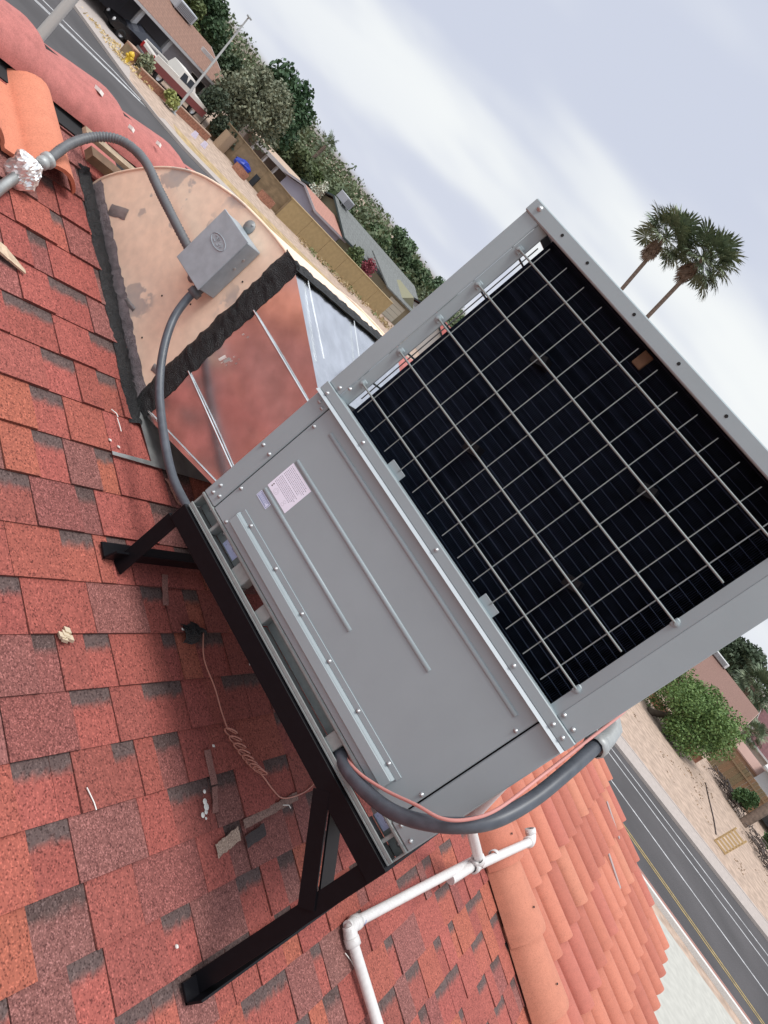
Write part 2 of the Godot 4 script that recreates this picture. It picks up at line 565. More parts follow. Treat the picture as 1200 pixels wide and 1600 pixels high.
func build_own_house() -> void:
	var h := thing("house", "house under the photographer with red shingle and clay tile roof", "house", Vector3(-1.0, G, -1.5))
	var roof := MeshInstance3D.new()
	var st := ST()
	box(st, Vector3(-2.62, -0.14, -7.72), Vector3(2.36, -0.0125, 4.5))
	st.generate_normals()
	roof.mesh = st.commit()
	roof.material_override = M.deck
	roof.name = "roof"
	h.add_child(roof)
	var n := Vector3(sin(PHI), cos(PHI), 0)
	roof.transform = Transform3D(Basis(Vector3(cos(PHI), -sin(PHI), 0), n, Vector3(0, 0, 1)), EYE - n * ROOF_DROP - h.position)
	build_shingles(roof)
	# far field of clay tiles, lower ends every 0.355 m
	rng.seed = 21
	var variants := [roof_tile_mesh(0.43, 0.285, 0.076, 0.42), roof_tile_mesh(0.43, 0.283, 0.080, 0.45)]
	for r in 13:
		for k in 12:
			var s := 2.44 - r * 0.355
			var o := part_mesh(roof, "roof_tile", variants[rng.randi() % 2], M.tile[rng.randi() % 4] if rng.randf() > 0.08 else M.tile_buff)
			o.position = Vector3(s + rng.randf_range(-0.008, 0.008), 0.02 + rng.randf() * 0.006, -4.24 - k * 0.285 + rng.randf_range(-0.004, 0.004))
			o.rotation = Vector3(0, rng.randf_range(-0.012, 0.012), rng.randf_range(-0.01, 0.01))
	# slipped tiles show bare grey mortar strips
	for q in [[1.53, -6.41], [1.31, -7.02]]:
		st = ST()
		cbox(st, Vector3(q[0] - 0.19, 0.112, q[1] - 0.02), Vector3(q[0] + 0.12, 0.124, q[1] + 0.02), 0.004)
		part(roof, "mortar_strip", st, M.tile_worn)
	# the cap row between shingles and tiles
	var capm := cap_mesh(0.45, 0.165, 0.135, 0.150, 0.125)
	for k in 12:
		var s := 2.25 - k * 0.355
		var o := part_mesh(roof, "cap_tile", capm, M.tile_buff if k % 3 != 1 else M.tile[2])
		o.position = Vector3(s, 0.026, -4.09)
		o.rotation = Vector3(0, rng.randf_range(-0.02, 0.02), 0.045)
		st = ST()
		lathe(st, [Vector2(0.0001, 0.0), Vector2(0.006, 0.0), Vector2(0.006, 0.001), Vector2(0.0001, 0.001)], Vector3(-0.13, 0.1445, 0.045), Vector3(0, 0.95, 0.3).normalized(), 8)
		part(o, "nail_hole", st, M.hole)
	# ridge
	st = ST()
	var ridge := MeshInstance3D.new()
	ridge.name = "ridge"
	box(st, Vector3(-2.93, roof_y(-2.87) - 0.12, -7.6), Vector3(-2.81, roof_y(-2.87) + 0.01, 4.4))
	st.generate_normals()
	ridge.mesh = st.commit(); ridge.material_override = M.deck
	h.add_child(ridge)
	ridge.position = -h.position
	var rm := cap_mesh(0.47, 0.214, 0.176, 0.112, 0.076)
	for k in 19:
		var o := part_mesh(ridge, "ridge_tile", rm, M.tile_pink)
		o.position = Vector3(-2.875, 4.358, -1.73 - (k - 4) * 0.388)
		o.rotation = Vector3(0, PI / 2 + rng.randf_range(-0.012, 0.012), 0.03)
	# tiles left between the shingles and the ridge; the run stops at the duct
	var near_tile := roof_tile_mesh(0.40, 0.285, 0.055, 0.8, 0.034, -1.0)
	for r in 1:
		for k in 9:
			var o := part_mesh(roof, "roof_tile", near_tile, M.tile_orange)
			o.position = Vector3(-1.965 - r * 0.355, 0.006, -1.80 + k * 0.285)
			o.rotation.z = -0.02
	var shorty := roof_tile_mesh(0.22, 0.285, 0.04, 0.8, 0.02)
	for k in 6:
		var o := part_mesh(roof, "roof_tile", shorty, M.tile_pink)
		o.position = Vector3(-2.22, -0.008, -1.93 - k * 0.285)
	# dark closure under the ridge
	st = ST()
	box(st, Vector3(-2.60, 0.0, -7.6), Vector3(-2.30, 0.014, 4.4))
	box(st, Vector3(-2.60, 0.014, -7.6), Vector3(-2.46, 0.05, 4.4))
	part(roof, "felt_strip", st, mat(Color(0.02, 0.02, 0.022), 0.9, 0.0, M.fine, 4.0))
	# far slope, walls
	st = ST()
	var a := Vector3(-2.87, roof_y(-2.87) - 0.02, -7.7)
	hexa(st, [a, a + Vector3(-4.6, -1.45, 0), a + Vector3(-4.6, -1.45, 12.2), a + Vector3(0, 0, 12.2), a + Vector3(0, -0.12, 0), a + Vector3(-4.6, -1.57, 0), a + Vector3(-4.6, -1.57, 12.2), a + Vector3(0, -0.12, 12.2)])
	part(h, "far_slope", st, M.tile[1])
	st = ST()
	slab(st, PackedVector2Array([Vector2(-7.0, G), Vector2(1.5, G), Vector2(1.5, 2.75), Vector2(-2.87, 4.1), Vector2(-7.0, 2.75)]), Vector3(0, 0, -7.2), Vector3.RIGHT, Vector3.UP, Vector3(0, 0, 11.0))
	part(h, "wall", st, shape_mat(0.5, 0.42, 0.34))

# ---------------------------------------------------------------- the unit
const F := -1.70        # plane of its front

func screw_shape(st: SurfaceTool, p: Vector3, r := 0.0085) -> void:
	lathe(st, [Vector2(r, 0.0), Vector2(r * 0.92, 0.0022), Vector2(r * 0.62, 0.0026), Vector2(r * 0.55, 0.006), Vector2(0.0001, 0.0065)], p, Vector3(0, 0, 1), 10)

func label_quad(a: Vector3, b: Vector3) -> ArrayMesh:
	# flat print facing +z
	var st := SurfaceTool.new()
	st.begin(Mesh.PRIMITIVE_TRIANGLES)
	var p := [Vector3(a.x, a.y, a.z), Vector3(b.x, a.y, a.z), Vector3(b.x, b.y, a.z), Vector3(a.x, b.y, a.z)]
	var uv := [Vector2(0, 1), Vector2(1, 1), Vector2(1, 0), Vector2(0, 0)]
	for i in [0, 2, 1, 0, 3, 2]:
		st.set_normal(Vector3(0, 0, 1)); st.set_uv(uv[i]); st.add_vertex(p[i])
	return st.commit()

func build_unit() -> void:
	var u := thing("rooftop_heat_pump", "large grey packaged rooftop air conditioning unit with wire guarded black coil", "air conditioner", Vector3(-0.49, 4.10, -2.28))
	var XL := -1.022
	var XR := 0.038
	var st := ST()
	# base pan: a channel with pockets
	cbox(st, Vector3(XL, 4.100, F - 0.012), Vector3(XR, 4.107, F), 0.002)
	cbox(st, Vector3(XL, 4.107, F - 0.004), Vector3(XR, 4.118, F), 0.0015)
	cbox(st, Vector3(XL, 4.152, F - 0.06), Vector3(XR, 4.163, F), 0.003)
	for s in [[XL, -0.735], [-0.615, -0.262], [-0.075, XR]]:
		box(st, Vector3(s[0], 4.107, F - 0.052), Vector3(s[1], 4.152, F - 0.048))
	box(st, Vector3(XL, 4.101, F - 0.05), Vector3(-0.735, 4.104, F - 0.011))
	box(st, Vector3(-0.615, 4.101, F - 0.05), Vector3(-0.262, 4.104, F - 0.011))
	box(st, Vector3(-0.075, 4.101, F - 0.05), Vector3(XR, 4.104, F - 0.011))
	for x in [[XL, XL + 0.006], [-0.925, -0.915], [-0.79, -0.735], [-0.655, -0.615], [-0.285, -0.245], [-0.018, -0.008], [XR - 0.006, XR]]:
		cbox(st, Vector3(x[0], 4.107, F - 0.049), Vector3(x[1], 4.152, F - 0.006), 0.002)
	box(st, Vector3(XL, 4.163, -2.85), Vector3(XR, 4.175, F - 0.06))
	box(st, Vector3(XL, 4.10, -2.85), Vector3(XR, 4.163, -2.845))
	box(st, Vector3(XL, 4.10, -2.845), Vector3(XL + 0.004, 4.163, F - 0.062))
	box(st, Vector3(XR - 0.004, 4.10, -2.845), Vector3(XR, 4.163, F - 0.062))
	part(u, "base_pan", st, M.grey_in)
	# body behind the panels
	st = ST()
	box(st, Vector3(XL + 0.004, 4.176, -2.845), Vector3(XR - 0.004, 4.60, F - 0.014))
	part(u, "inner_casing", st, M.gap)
	st = ST()
	cbox(st, Vector3(-0.9605, 4.165, F - 0.012), Vector3(-0.0415, 4.5895, F), 0.002)
	var panel := part(u, "access_panel", st, M.grey)
	for r in [[-0.905, -0.457, 4.319], [-0.905, -0.266, 4.436], [-0.903, -0.076, 4.551]]:
		st = ST(true)
		var pr := []
		for i in 9:
			var a := PI * i / 8.0
			pr.append(Vector2(-cos(a) * 0.0065, sin(a) * 0.0042))
		for i in 8:
			face(st, [Vector3(r[0], r[2] + pr[i].x, F + pr[i].y - 0.0005), Vector3(r[0], r[2] + pr[i + 1].x, F + pr[i + 1].y - 0.0005), Vector3(r[1], r[2] + pr[i + 1].x, F + pr[i + 1].y - 0.0005), Vector3(r[1], r[2] + pr[i].x, F + pr[i].y - 0.0005)], Vector3(-0.5, r[2], F - 0.02))
		for x in [r[0], r[1]]:
			var fan := []
			for q in pr:
				fan.append(Vector3(x, r[2] + q.x, F + q.y - 0.0005))
			face(st, fan, Vector3(-0.5, r[2], F))
		part(panel, "rib", st, M.grey)
	# stepped flange along the foot of the panel
	st = ST()
	cbox(st, Vector3(-0.898, 4.187, F), Vector3(-0.110, 4.220, F + 0.011), 0.003)
	hexa(st, [Vector3(-0.898, 4.220, F), Vector3(-0.110, 4.220, F), Vector3(-0.110, 4.220, F + 0.009), Vector3(-0.898, 4.220, F + 0.009), Vector3(-0.898, 4.2265, F), Vector3(-0.110, 4.2265, F), Vector3(-0.110, 4.2265, F + 0.0035), Vector3(-0.898, 4.2265, F + 0.0035)])
	cbox(st, Vector3(-0.895, 4.2265, F), Vector3(-0.105, 4.243, F + 0.0025), 0.001)
	part(panel, "flange", st, M.grey)
	for x in [[XL, -0.9645], [-0.0375, XR]]:
		st = ST()
		cbox(st, Vector3(x[0], 4.164, F - 0.05), Vector3(x[1], 4.5905, F - 0.0005), 0.003)
		part(u, "corner_strip", st, M.grey)
	st = ST()
	box(st, Vector3(XL, 4.176, -2.85), Vector3(XL + 0.003, 4.60, F - 0.05))
	box(st, Vector3(XR - 0.003, 4.176, -2.85), Vector3(XR, 5.26, F - 0.05))
	box(st, Vector3(XL, 4.176, -2.85), Vector3(XR, 5.26, -2.846))
	part(u, "side_panel", st, M.grey)
	# rail between panel and coil: flat face with a bright turned lip below
	st = ST()
	cbox(st, Vector3(XL - 0.002, 4.598, F - 0.02), Vector3(XR + 0.001, 4.6265, F + 0.0055), 0.002)
	var rail := part(u, "middle_rail", st, M.grey)
	st = ST()
	hexa(st, [Vector3(XL - 0.002, 4.5905, F + 0.001), Vector3(XR, 4.5905, F + 0.001), Vector3(XR, 4.5905, F + 0.0145), Vector3(XL - 0.002, 4.5905, F + 0.0145), Vector3(XL - 0.002, 4.5978, F + 0.001), Vector3(XR, 4.5978, F + 0.001), Vector3(XR, 4.5978, F + 0.0055), Vector3(XL - 0.002, 4.5978, F + 0.0055)])
	part(rail, "lip", st, M.lip)
	for x in [-0.715, -0.31]:
		st = ST()
		cbox(st, Vector3(x - 0.027, 4.62, F - 0.016), Vector3(x + 0.027, 4.648, F - 0.012), 0.001)
		part(rail, "tab", st, M.grey)
	# corner posts of the coil bay
	st = ST()
	cbox(st, Vector3(XL, 4.6265, F - 0.007), Vector3(-0.972, 5.264, F - 0.001), 0.002)
	hexa(st, [Vector3(-0.972, 4.6265, F - 0.006), Vector3(-0.948, 4.6265, F - 0.024), Vector3(-0.948, 4.6265, F - 0.028), Vector3(-0.972, 4.6265, F - 0.010), Vector3(-0.972, 5.264, F - 0.006), Vector3(-0.948, 5.264, F - 0.024), Vector3(-0.948, 5.264, F - 0.028), Vector3(-0.972, 5.264, F - 0.010)])
	box(st, Vector3(XL, 4.6265, F - 0.07), Vector3(XL + 0.004, 5.264, F - 0.007))
	part(u, "corner_post", st, M.grey)
	st = ST()
	cbox(st, Vector3(-0.030, 4.6265, F - 0.007), Vector3(XR, 5.264, F - 0.001), 0.002)
	hexa(st, [Vector3(-0.030, 4.6265, F - 0.002), Vector3(-0.057, 4.6265, F - 0.016), Vector3(-0.057, 4.6265, F - 0.022), Vector3(-0.030, 4.6265, F - 0.007), Vector3(-0.030, 5.264, F - 0.002), Vector3(-0.057, 5.264, F - 0.016), Vector3(-0.057, 5.264, F - 0.022), Vector3(-0.030, 5.264, F - 0.007)])
	box(st, Vector3(-0.057, 4.6265, F - 0.06), Vector3(-0.0555, 5.264, F - 0.020))
	box(st, Vector3(XR - 0.004, 4.6265, F - 0.052), Vector3(XR, 5.264, F - 0.007))
	part(u, "corner_post", st, M.grey)
	# top cover with its turned down rim
	st = ST()
	cbox(st, Vector3(XL - 0.003, 5.2625, F - 0.012), Vector3(XR + 0.004, 5.3005, F + 0.005), 0.003)
	cbox(st, Vector3(XL - 0.003, 5.285, -2.86), Vector3(XR + 0.004, 5.300, F - 0.012), 0.004)
	box(st, Vector3(XL - 0.003, 5.2625, -2.86), Vector3(XL + 0.001, 5.285, F - 0.012))
	box(st, Vector3(XR, 5.2625, -2.86), Vector3(XR + 0.004, 5.285, F - 0.012))
	part(u, "top_cover", st, M.grey)
	# coil, wrapped round the front left corner
	st = ST()
	box(st, Vector3(-0.946, 4.606, F - 0.125), Vector3(-0.050, 5.282, F - 0.120))
	box(st, Vector3(-0.952, 4.606, -2.84), Vector3(-0.925, 5.282, F - 0.125))
	var coil := part(u, "coil", st, M.fin)
	st = ST()
	for k in 190:
		var x := -0.9445 + k * 0.0047
		box(st, Vector3(x, 4.606, F - 0.1195), Vector3(x + 0.0005, 5.282, F - 0.0625))
	var fins := part(coil, "fin_stack", st, M.fin)
	fins.set_meta("kind", "stuff")
	for k in 27:
		st = ST(true)
		var y := 4.622 + k * 0.0248
		tube(st, [Vector3(-0.944, y, F - 0.0665), Vector3(-0.052, y, F - 0.0665)], 0.0013, 5)
		part(coil, "tube", st, M.pipe)
	st = ST()
	cbox(st, Vector3(-0.575, 5.222, F - 0.061), Vector3(-0.548, 5.262, F - 0.05), 0.002)
	part(coil, "coil_clip", st, M.wood_dark)
	# wire guard
	var gd := Node3D.new()
	gd.name = "wire_guard"
	u.add_child(gd)
	gd.position = -base_of[u]
	for k in 5:
		st = ST(true)
		var y := 4.694 + k * 0.12475
		var short := k == 1 or k == 3
		tube(st, [Vector3(-0.962, y, F - 0.013), Vector3(-0.955, y, F - 0.006), Vector3(-0.94, y, F - 0.0055), Vector3(-0.3, y, F - 0.0055), Vector3(-0.070 if short else -0.058, y, F - 0.0055), Vector3(-0.066 if short else -0.046, y, F - 0.009)], 0.0027, 7)
		part(gd, "rod", st, M.wire)
		for x in ([-0.960] if short else [-0.960, -0.049]):
			st = ST()
			cbox(st, Vector3(x - 0.010, y - 0.011, F - 0.016), Vector3(x + 0.010, y + 0.011, F - 0.0105), 0.003)
			screw_shape(st, Vector3(x, y, F - 0.0105), 0.0075)
			part(gd, "tab", st, M.grey)
	for k in 13:
		st = ST(true)
		var x := -0.906 + k * 0.0662
		tube(st, [Vector3(x, 4.640, F - 0.011), Vector3(x, 5.246, F - 0.011)], 0.0015, 6)
		part(gd, "wire", st, M.wire)
	# the same guard round the left side
	for k in 5:
		st = ST(true)
		var y := 4.694 + k * 0.12475
		tube(st, [Vector3(-1.012, y, F - 0.06), Vector3(-1.012, y, -2.82)], 0.0030, 6)
		part(gd, "rod", st, M.wire)
	for k in 14:
		st = ST(true)
		tube(st, [Vector3(-1.006, 4.640, F - 0.155 - k * 0.075), Vector3(-1.006, 5.246, F - 0.155 - k * 0.075)], 0.0019, 5)
		part(gd, "wire", st, M.wire)
	for q in [[-0.706, 5.068], [-0.640, 4.819], [-0.309, 5.068], [-0.243, 4.819]]:
		st = ST()
		obox(st, Vector3(q[0], q[1], F - 0.035), Vector3(0.017, 0.006, 0), Vector3(-0.004, 0.012, 0), Vector3(0, 0, 0.024))
		part(gd, "spacer", st, M.black)
	# screws
	for q in [[-1.008, 4.381], [-0.975, 4.381], [-0.996, 4.606], [-0.822, 4.611], [-0.485, 4.613], [-0.952, 4.262], [-0.950, 4.526], [-0.904, 4.176],
		[-0.050, 4.264], [-0.051, 4.532], [-0.166, 4.611], [-0.019, 4.611], [0.014, 4.611], [0.012, 4.639], [-0.022, 4.641], [-0.019, 4.183], [0.020, 4.183],
		[-0.999, 4.186], [-1.000, 4.215], [-0.977, 4.196], [-0.987, 4.640], [-0.965, 4.66], [-0.995, 4.575], [-0.976, 4.570]]:
		st = ST(true)
		var zz := F + 0.0055 if q[1] > 4.6 and q[1] < 4.627 else F
		screw_shape(st, Vector3(q[0], q[1], zz - 0.0005), 0.0058)
		part(u, "screw", st, M.screw)
	for k in 6:
		st = ST(true)
		screw_shape(st, Vector3(-0.846 + k * 0.1398, 4.2335, F + 0.0024), 0.0058)
		part(panel, "screw", st, M.screw)
	for x in [-0.99, -0.905, 0.012]:
		st = ST(true)
		screw_shape(st, Vector3(x, 4.131, F - 0.048), 0.008)
		part(u, "screw", st, M.screw)
	st = ST(true)
	screw_shape(st, Vector3(-0.997, 5.287, F + 0.005), 0.008)
	part(u, "screw", st, M.screw)
	for x in [-0.904, -0.808, -0.638, -0.486, -0.334, -0.18, -0.03]:
		st = ST()
		lathe(st, [Vector2(0.0001, 0), Vector2(0.0042, 0), Vector2(0.0042, 0.0006), Vector2(0.0001, 0.0006)], Vector3(x, 5.284, F + 0.0051), Vector3(0, 0, 1), 8)
		part(u, "hole", st, M.hole)
	# rating label: small print, two dots, outlines of a wrench and a plug
	var im := Image.create(192, 176, false, Image.FORMAT_RGB8)
	im.fill(Color(0.93, 0.93, 0.99))
	rng.seed = 5
	for r in 14:
		var yy := 14 + r * 9 + (6 if r > 6 else 0)
		var x := 10
		while x < 178 - (rng.randi() % 24):
			var w := 3 + rng.randi() % 9
			im.fill_rect(Rect2i(x, yy, w, 3), Color(0.55, 0.55, 0.62))
			x += w + 3
	im.fill_rect(Rect2i(0, 132, 192, 44), Color(0.93, 0.93, 0.99))
	for d in [[16, 140], [16, 152]]:
		im.fill_rect(Rect2i(d[0], d[1], 7, 7), Color(0.05, 0.05, 0.06))
	for a in 120:
		var t := TAU * a / 120.0
		im.set_pixel(int(62 + cos(t) * 17), int(154 + sin(t) * 15), Color(0.6, 0.6, 0.66))
		im.set_pixel(int(62 + cos(t) * 9), int(154 + sin(t) * 8), Color(0.6, 0.6, 0.66))
		im.set_pixel(int(142 + cos(t) * 20 * absf(sin(t))), int(154 + sin(t) * 14), Color(0.6, 0.6, 0.66))
	part_mesh(panel, "paper_label", label_quad(Vector3(-0.908, 4.332, F + 0.0008), Vector3(-0.812, 4.4255, 0)), print_mat(im))
	im = Image.create(96, 32, false, Image.FORMAT_RGB8)
	im.fill(Color(0.80, 0.84, 0.93))
	im.fill_rect(Rect2i(5, 4, 86, 24), Color(0.42, 0.48, 0.62))
	im.fill_rect(Rect2i(7, 6, 82, 20), Color(0.84, 0.88, 0.97))
	for r in 4:
		im.fill_rect(Rect2i(11, 8 + r * 5, 74 - (r * 7) % 16, 2), Color(0.45, 0.52, 0.68))
	part_mesh(panel, "small_label", label_quad(Vector3(-0.908, 4.291, F + 0.0008), Vector3(-0.857, 4.3115, 0)), print_mat(im))
	for q in [[-0.885, -0.825], [-0.074, -0.030]]:
		im = Image.create(64, 48, false, Image.FORMAT_RGB8)
		im.fill(Color(0.84, 0.86, 1.0))
		im.fill_rect(Rect2i(14, 21, 9, 2), Color(0.3, 0.3, 0.4)); im.fill_rect(Rect2i(18, 16, 2, 12), Color(0.3, 0.3, 0.4))
		im.fill_rect(Rect2i(34, 18, 10, 1), Color(0.3, 0.3, 0.4)); im.fill_rect(Rect2i(34, 27, 10, 1), Color(0.3, 0.3, 0.4))
		im.fill_rect(Rect2i(33, 18, 1, 10), Color(0.3, 0.3, 0.4)); im.fill_rect(Rect2i(44, 18, 1, 10), Color(0.3, 0.3, 0.4)); im.fill_rect(Rect2i(10, 38, 2, 2), Color(0.3, 0.3, 0.4))
		part_mesh(u, "pocket_label", label_quad(Vector3(q[0], 4.112, F - 0.046), Vector3(q[1], 4.152, 0)), print_mat(im))
	# fitting on the right side where the flexible conduit ends
	st = ST(true)
	tube(st, [Vector3(0.036, 4.668, -2.03), Vector3(0.062, 4.655, -2.02), Vector3(0.072, 4.632, -1.975), Vector3(0.072, 4.612, -1.94)], [0.022, 0.025, 0.025, 0.026], 12)
	lathe(st, [Vector2(0.026, 0.0), Vector2(0.031, 0.004), Vector2(0.031, 0.026), Vector2(0.026, 0.030)], Vector3(0.0705, 4.622, -1.957), Vector3(0.04, -0.5, 0.86).normalized(), 10)
	part(u, "conduit_fitting", st, M.fitting)

func build_stand() -> void:
	var s := thing("equipment_stand", "black welded angle iron stand carrying the rooftop unit above the sloped roof", "stand", Vector3(-0.49, roof_y(-0.49), -2.28))
	var st := ST()
	for z in [[-1.745, -1.690], [-2.86, -2.805]]:
		var front: bool = z[1] > -2.0
		st = ST()
		var zf: float = z[1] if front else z[0]
		cbox(st, Vector3(-1.026, 4.041, zf - 0.005), Vector3(0.047, 4.098, zf), 0.0015)
		box(st, Vector3(-1.026, 4.0905, z[0]), Vector3(0.047, 4.0975, z[1] - 0.005 if front else z[1]))
		part(s, "rail", st, M.black)
	for x in [[-1.026, -1.021], [0.042, 0.047]]:
		st = ST()
		box(st, Vector3(x[0], 4.042, -2.80), Vector3(x[1], 4.0965, -1.75))
		part(s, "rail", st, M.black)
	for z in [-1.695, -2.85]:
		# low end of the roof: long legs
		var zb: float = z - 0.045 if z > -2 else z + 0.045
		st = ST()
		cbox(st, Vector3(0.000, roof_y(0.02) + 0.006, z), Vector3(0.047, 4.041, z - 0.006), 0.001)
		box(st, Vector3(0.0415, roof_y(0.045) + 0.006, zb), Vector3(0.0465, 4.0415, z - 0.006))
		part(s, "leg", st, M.black)
		st = ST()
		cbox(st, Vector3(-1.040, roof_y(-1.02) + 0.006, z), Vector3(-0.993, 4.041, z - 0.006), 0.001)
		box(st, Vector3(-1.0395, roof_y(-1.04) + 0.006, zb), Vector3(-1.0345, 4.0415, z - 0.006))
		part(s, "leg", st, M.black)
		st = ST()
		bar(st, Vector3(-0.185, 4.052, z + 0.0035), Vector3(0.018, 3.868, z + 0.0035), 0.044, 0.005, Vector3(0.7, 0.7, 0))
		bar(st, Vector3(-0.169, 4.067, zb), Vector3(0.034, 3.883, zb), 0.005, 0.07, Vector3(0.7, 0.7, 0))
		part(s, "brace", st, M.black)
	for x in [-1.042, 0.045]:
		# feet lie on the shingles, along the course lines
		var n := Vector3(sin(PHI), cos(PHI), 0)
		var d := Vector3(cos(PHI), -sin(PHI), 0)
		var o := Vector3(x, roof_y(x), -2.28) + n * 0.013
		st = ST()
		obox(st, o + n * 0.024, d * 0.003, n * 0.024, Vector3(0, 0, 0.635))
		obox(st, o + d * -0.022 + n * 0.001, d * 0.025, n * 0.003, Vector3(0, 0, 0.635))
		part(s, "foot", st, M.black)

# ---------------------------------------------------------------- duct
func bumpy(st: SurfaceTool, path: Array, w: float, side: Vector3, nrm: Vector3, amp: float, thick: float, sd: float) -> void:
	# a trowelled strip: ragged edges, uneven thickness
	var cols := 7
	var pts := []
	for i in path.size():
		var rowp := []
		var wl := w * (0.90 + 0.22 * fl.get_noise_2d(i * 4.0 + sd * 31.0, 3.0 + sd))
		var wr := w * (0.90 + 0.22 * fl.get_noise_2d(i * 4.0 - sd * 17.0, 40.0 + sd))
		for k in cols:
			var t := float(k) / (cols - 1) * 2.0 - 1.0
			var off := (wl if t < 0 else wr) * t * 0.5
			var h := thick * (1.0 - t * t) + amp * fl.get_noise_2d(i * 16.0 + sd * 7.0, k * 20.0)
			if absf(t) == 1.0:
				h = 0.0
			rowp.append(path[i] + side * off + nrm * maxf(h, 0.0))
		pts.append(rowp)
	for i in range(path.size() - 1):
		for k in range(cols - 1):
			face(st, [pts[i][k], pts[i][k + 1], pts[i + 1][k + 1], pts[i + 1][k]], (path[i] + path[i + 1]) * 0.5 - nrm)

func line(a: Vector3, b: Vector3, n: int) -> Array:
	var out := []
	for i in n + 1:
		out.append(a.lerp(b, float(i) / n))
	return out

func build_duct() -> void:
	var d := thing("air_duct", "peach painted sheet metal duct elbow on the roof with shiny transition to the unit", "duct", Vector3(-2.0, roof_y(-2.0), -2.35))
	var Z0 := -1.95
	var Z1 := -2.80
	var arc := [Vector2(-2.452, 4.225), Vector2(-2.437, 4.29), Vector2(-2.40, 4.352), Vector2(-2.35, 4.415), Vector2(-2.286, 4.482), Vector2(-2.22, 4.538), Vector2(-2.14, 4.588), Vector2(-2.051, 4.624), Vector2(-1.92, 4.660), Vector2(-1.81, 4.677), Vector2(-1.697, 4.688), Vector2(-1.56, 4.690)]
	var outl := PackedVector2Array(arc)
	outl.append(Vector2(-1.56, roof_y(-1.56) - 0.02))
	outl.append(Vector2(-2.44, roof_y(-2.44) - 0.04))
	var st := ST()
	var elbow: MeshInstance3D
	for z in [Z1, Z0]:
		st = ST()
		slab(st, outl, Vector3(0, 0, z), Vector3.RIGHT, Vector3.UP, Vector3(0, 0, -0.002 if z == Z0 else 0.002))
		elbow = part(d, "elbow_cheek", st, M.duct)
	st = ST(true)
	for i in range(arc.size() - 1):
		var a: Vector2 = arc[i]
		var b: Vector2 = arc[i + 1]
		face(st, [Vector3(a.x, a.y, Z0 - 0.003), Vector3(b.x, b.y, Z0 - 0.003), Vector3(b.x, b.y, Z1 + 0.003), Vector3(a.x, a.y, Z1 + 0.003)], Vector3(-1.7, 4.0, -2.3))
	part(d, "elbow_wrapper", st, M.duct)
	for z in [Z0, Z1]:
		st = ST(true)
		var pp := []
		for q in arc:
			pp.append(Vector3(q.x, q.y + 0.002, z))
		tube(st, spline(pp, 3), 0.005, 6)
		part(elbow, "seam", st, M.duct)
	# transition: taller at the elbow than at the unit
	var A := [Vector3(-1.555, 3.985, Z0), Vector3(-1.555, 4.681, Z0), Vector3(-1.555, 4.681, Z1), Vector3(-1.555, 3.985, Z1)]
	var B := [Vector3(-1.024, 4.112, Z0 + 0.004), Vector3(-1.024, 4.470, Z0 + 0.004), Vector3(-1.024, 4.470, -2.66), Vector3(-1.024, 4.112, -2.66)]
	st = ST(true)
	# front and back cheeks carry a shallow buckle, as thin sheet does
	for f in [[0, 1], [1, 2], [2, 3], [3, 0]]:
		var n := 10
		st.set_smooth_group(f[0] + 1)
		for i in n:
			for k in n:
				var q := []
				for e in [[i, k], [i + 1, k], [i + 1, k + 1], [i, k + 1]]:
					var s: float = float(e[0]) / n
					var t: float = float(e[1]) / n
					var p: Vector3 = A[f[0]].lerp(A[f[1]], t).lerp(B[f[0]].lerp(B[f[1]], t), s)
					var out: Vector3 = (A[f[1]] - A[f[0]]).cross(B[f[0]] - A[f[0]]).normalized()
					p += out * 0.010 * sin(PI * s) * sin(PI * t) * (0.55 + 0.45 * sin(t * 9.0 + f[0]))
					q.append(p)
				face(st, q, Vector3(-1.3, 4.3, -2.35))
	st.set_smooth_group(0)
	var tr := part(d, "transition", st, M.galv)
	for y in [[4.203, 4.150], [4.499, 4.478]]:
		st = ST(true)
		tube(st, [Vector3(-1.545, y[0], Z0 + 0.004), Vector3(-1.03, y[1], Z0 + 0.006)], 0.0036, 7)
		part(tr, "cross_break", st, M.galv)
	for z in [[-2.02, -2.01], [-2.36, -2.30]]:
		st = ST(true)
		tube(st, [Vector3(-1.545, 4.684, z[0]), Vector3(-1.28, 4.585, z[1])], 0.002, 6)
		part(tr, "cross_break", st, M.galv)
	st = ST(true)
	tube(st, [Vector3(-1.555, 4.004, Z0 + 0.002), Vector3(-1.03, 4.125, Z0 + 0.004)], 0.004, 6)
	part(tr, "hem", st, M.galv)
	# two spring coils lying on top
	for q in [-2.30, -2.38]:
		st = ST(true)
		var hp := []
		for i in 17:
			var a := TAU * i / 16.0
			hp.append(Vector3(-1.33 + 0.012 * cos(a), 4.628 + 0.026 * sin(a), q - 0.010 * i / 16.0))
		tube(st, hp, 0.007, 6, false)
		part(tr, "spring", st, M.pipe)
	# roofing cement: along the joint of elbow and transition, and along the roof
	st = ST(true)
	bumpy(st, line(Vector3(-1.585, 4.70, Z0 + 0.001), Vector3(-1.575, 3.985, Z0 + 0.001), 60), 0.10, Vector3.RIGHT, Vector3(0, 0, 1), 0.010, 0.012, 1.0)
	part(d, "roof_cement", st, M.tar)
	st = ST(true)
	bumpy(st, line(Vector3(-1.575, 4.687, Z0 + 0.012), Vector3(-1.575, 4.687, Z1), 60), 0.075, Vector3.RIGHT, Vector3.UP, 0.010, 0.012, 4.0)
	part(d, "roof_cement", st, M.tar)
	var n := Vector3(sin(PHI), cos(PHI), 0)
	st = ST(true)
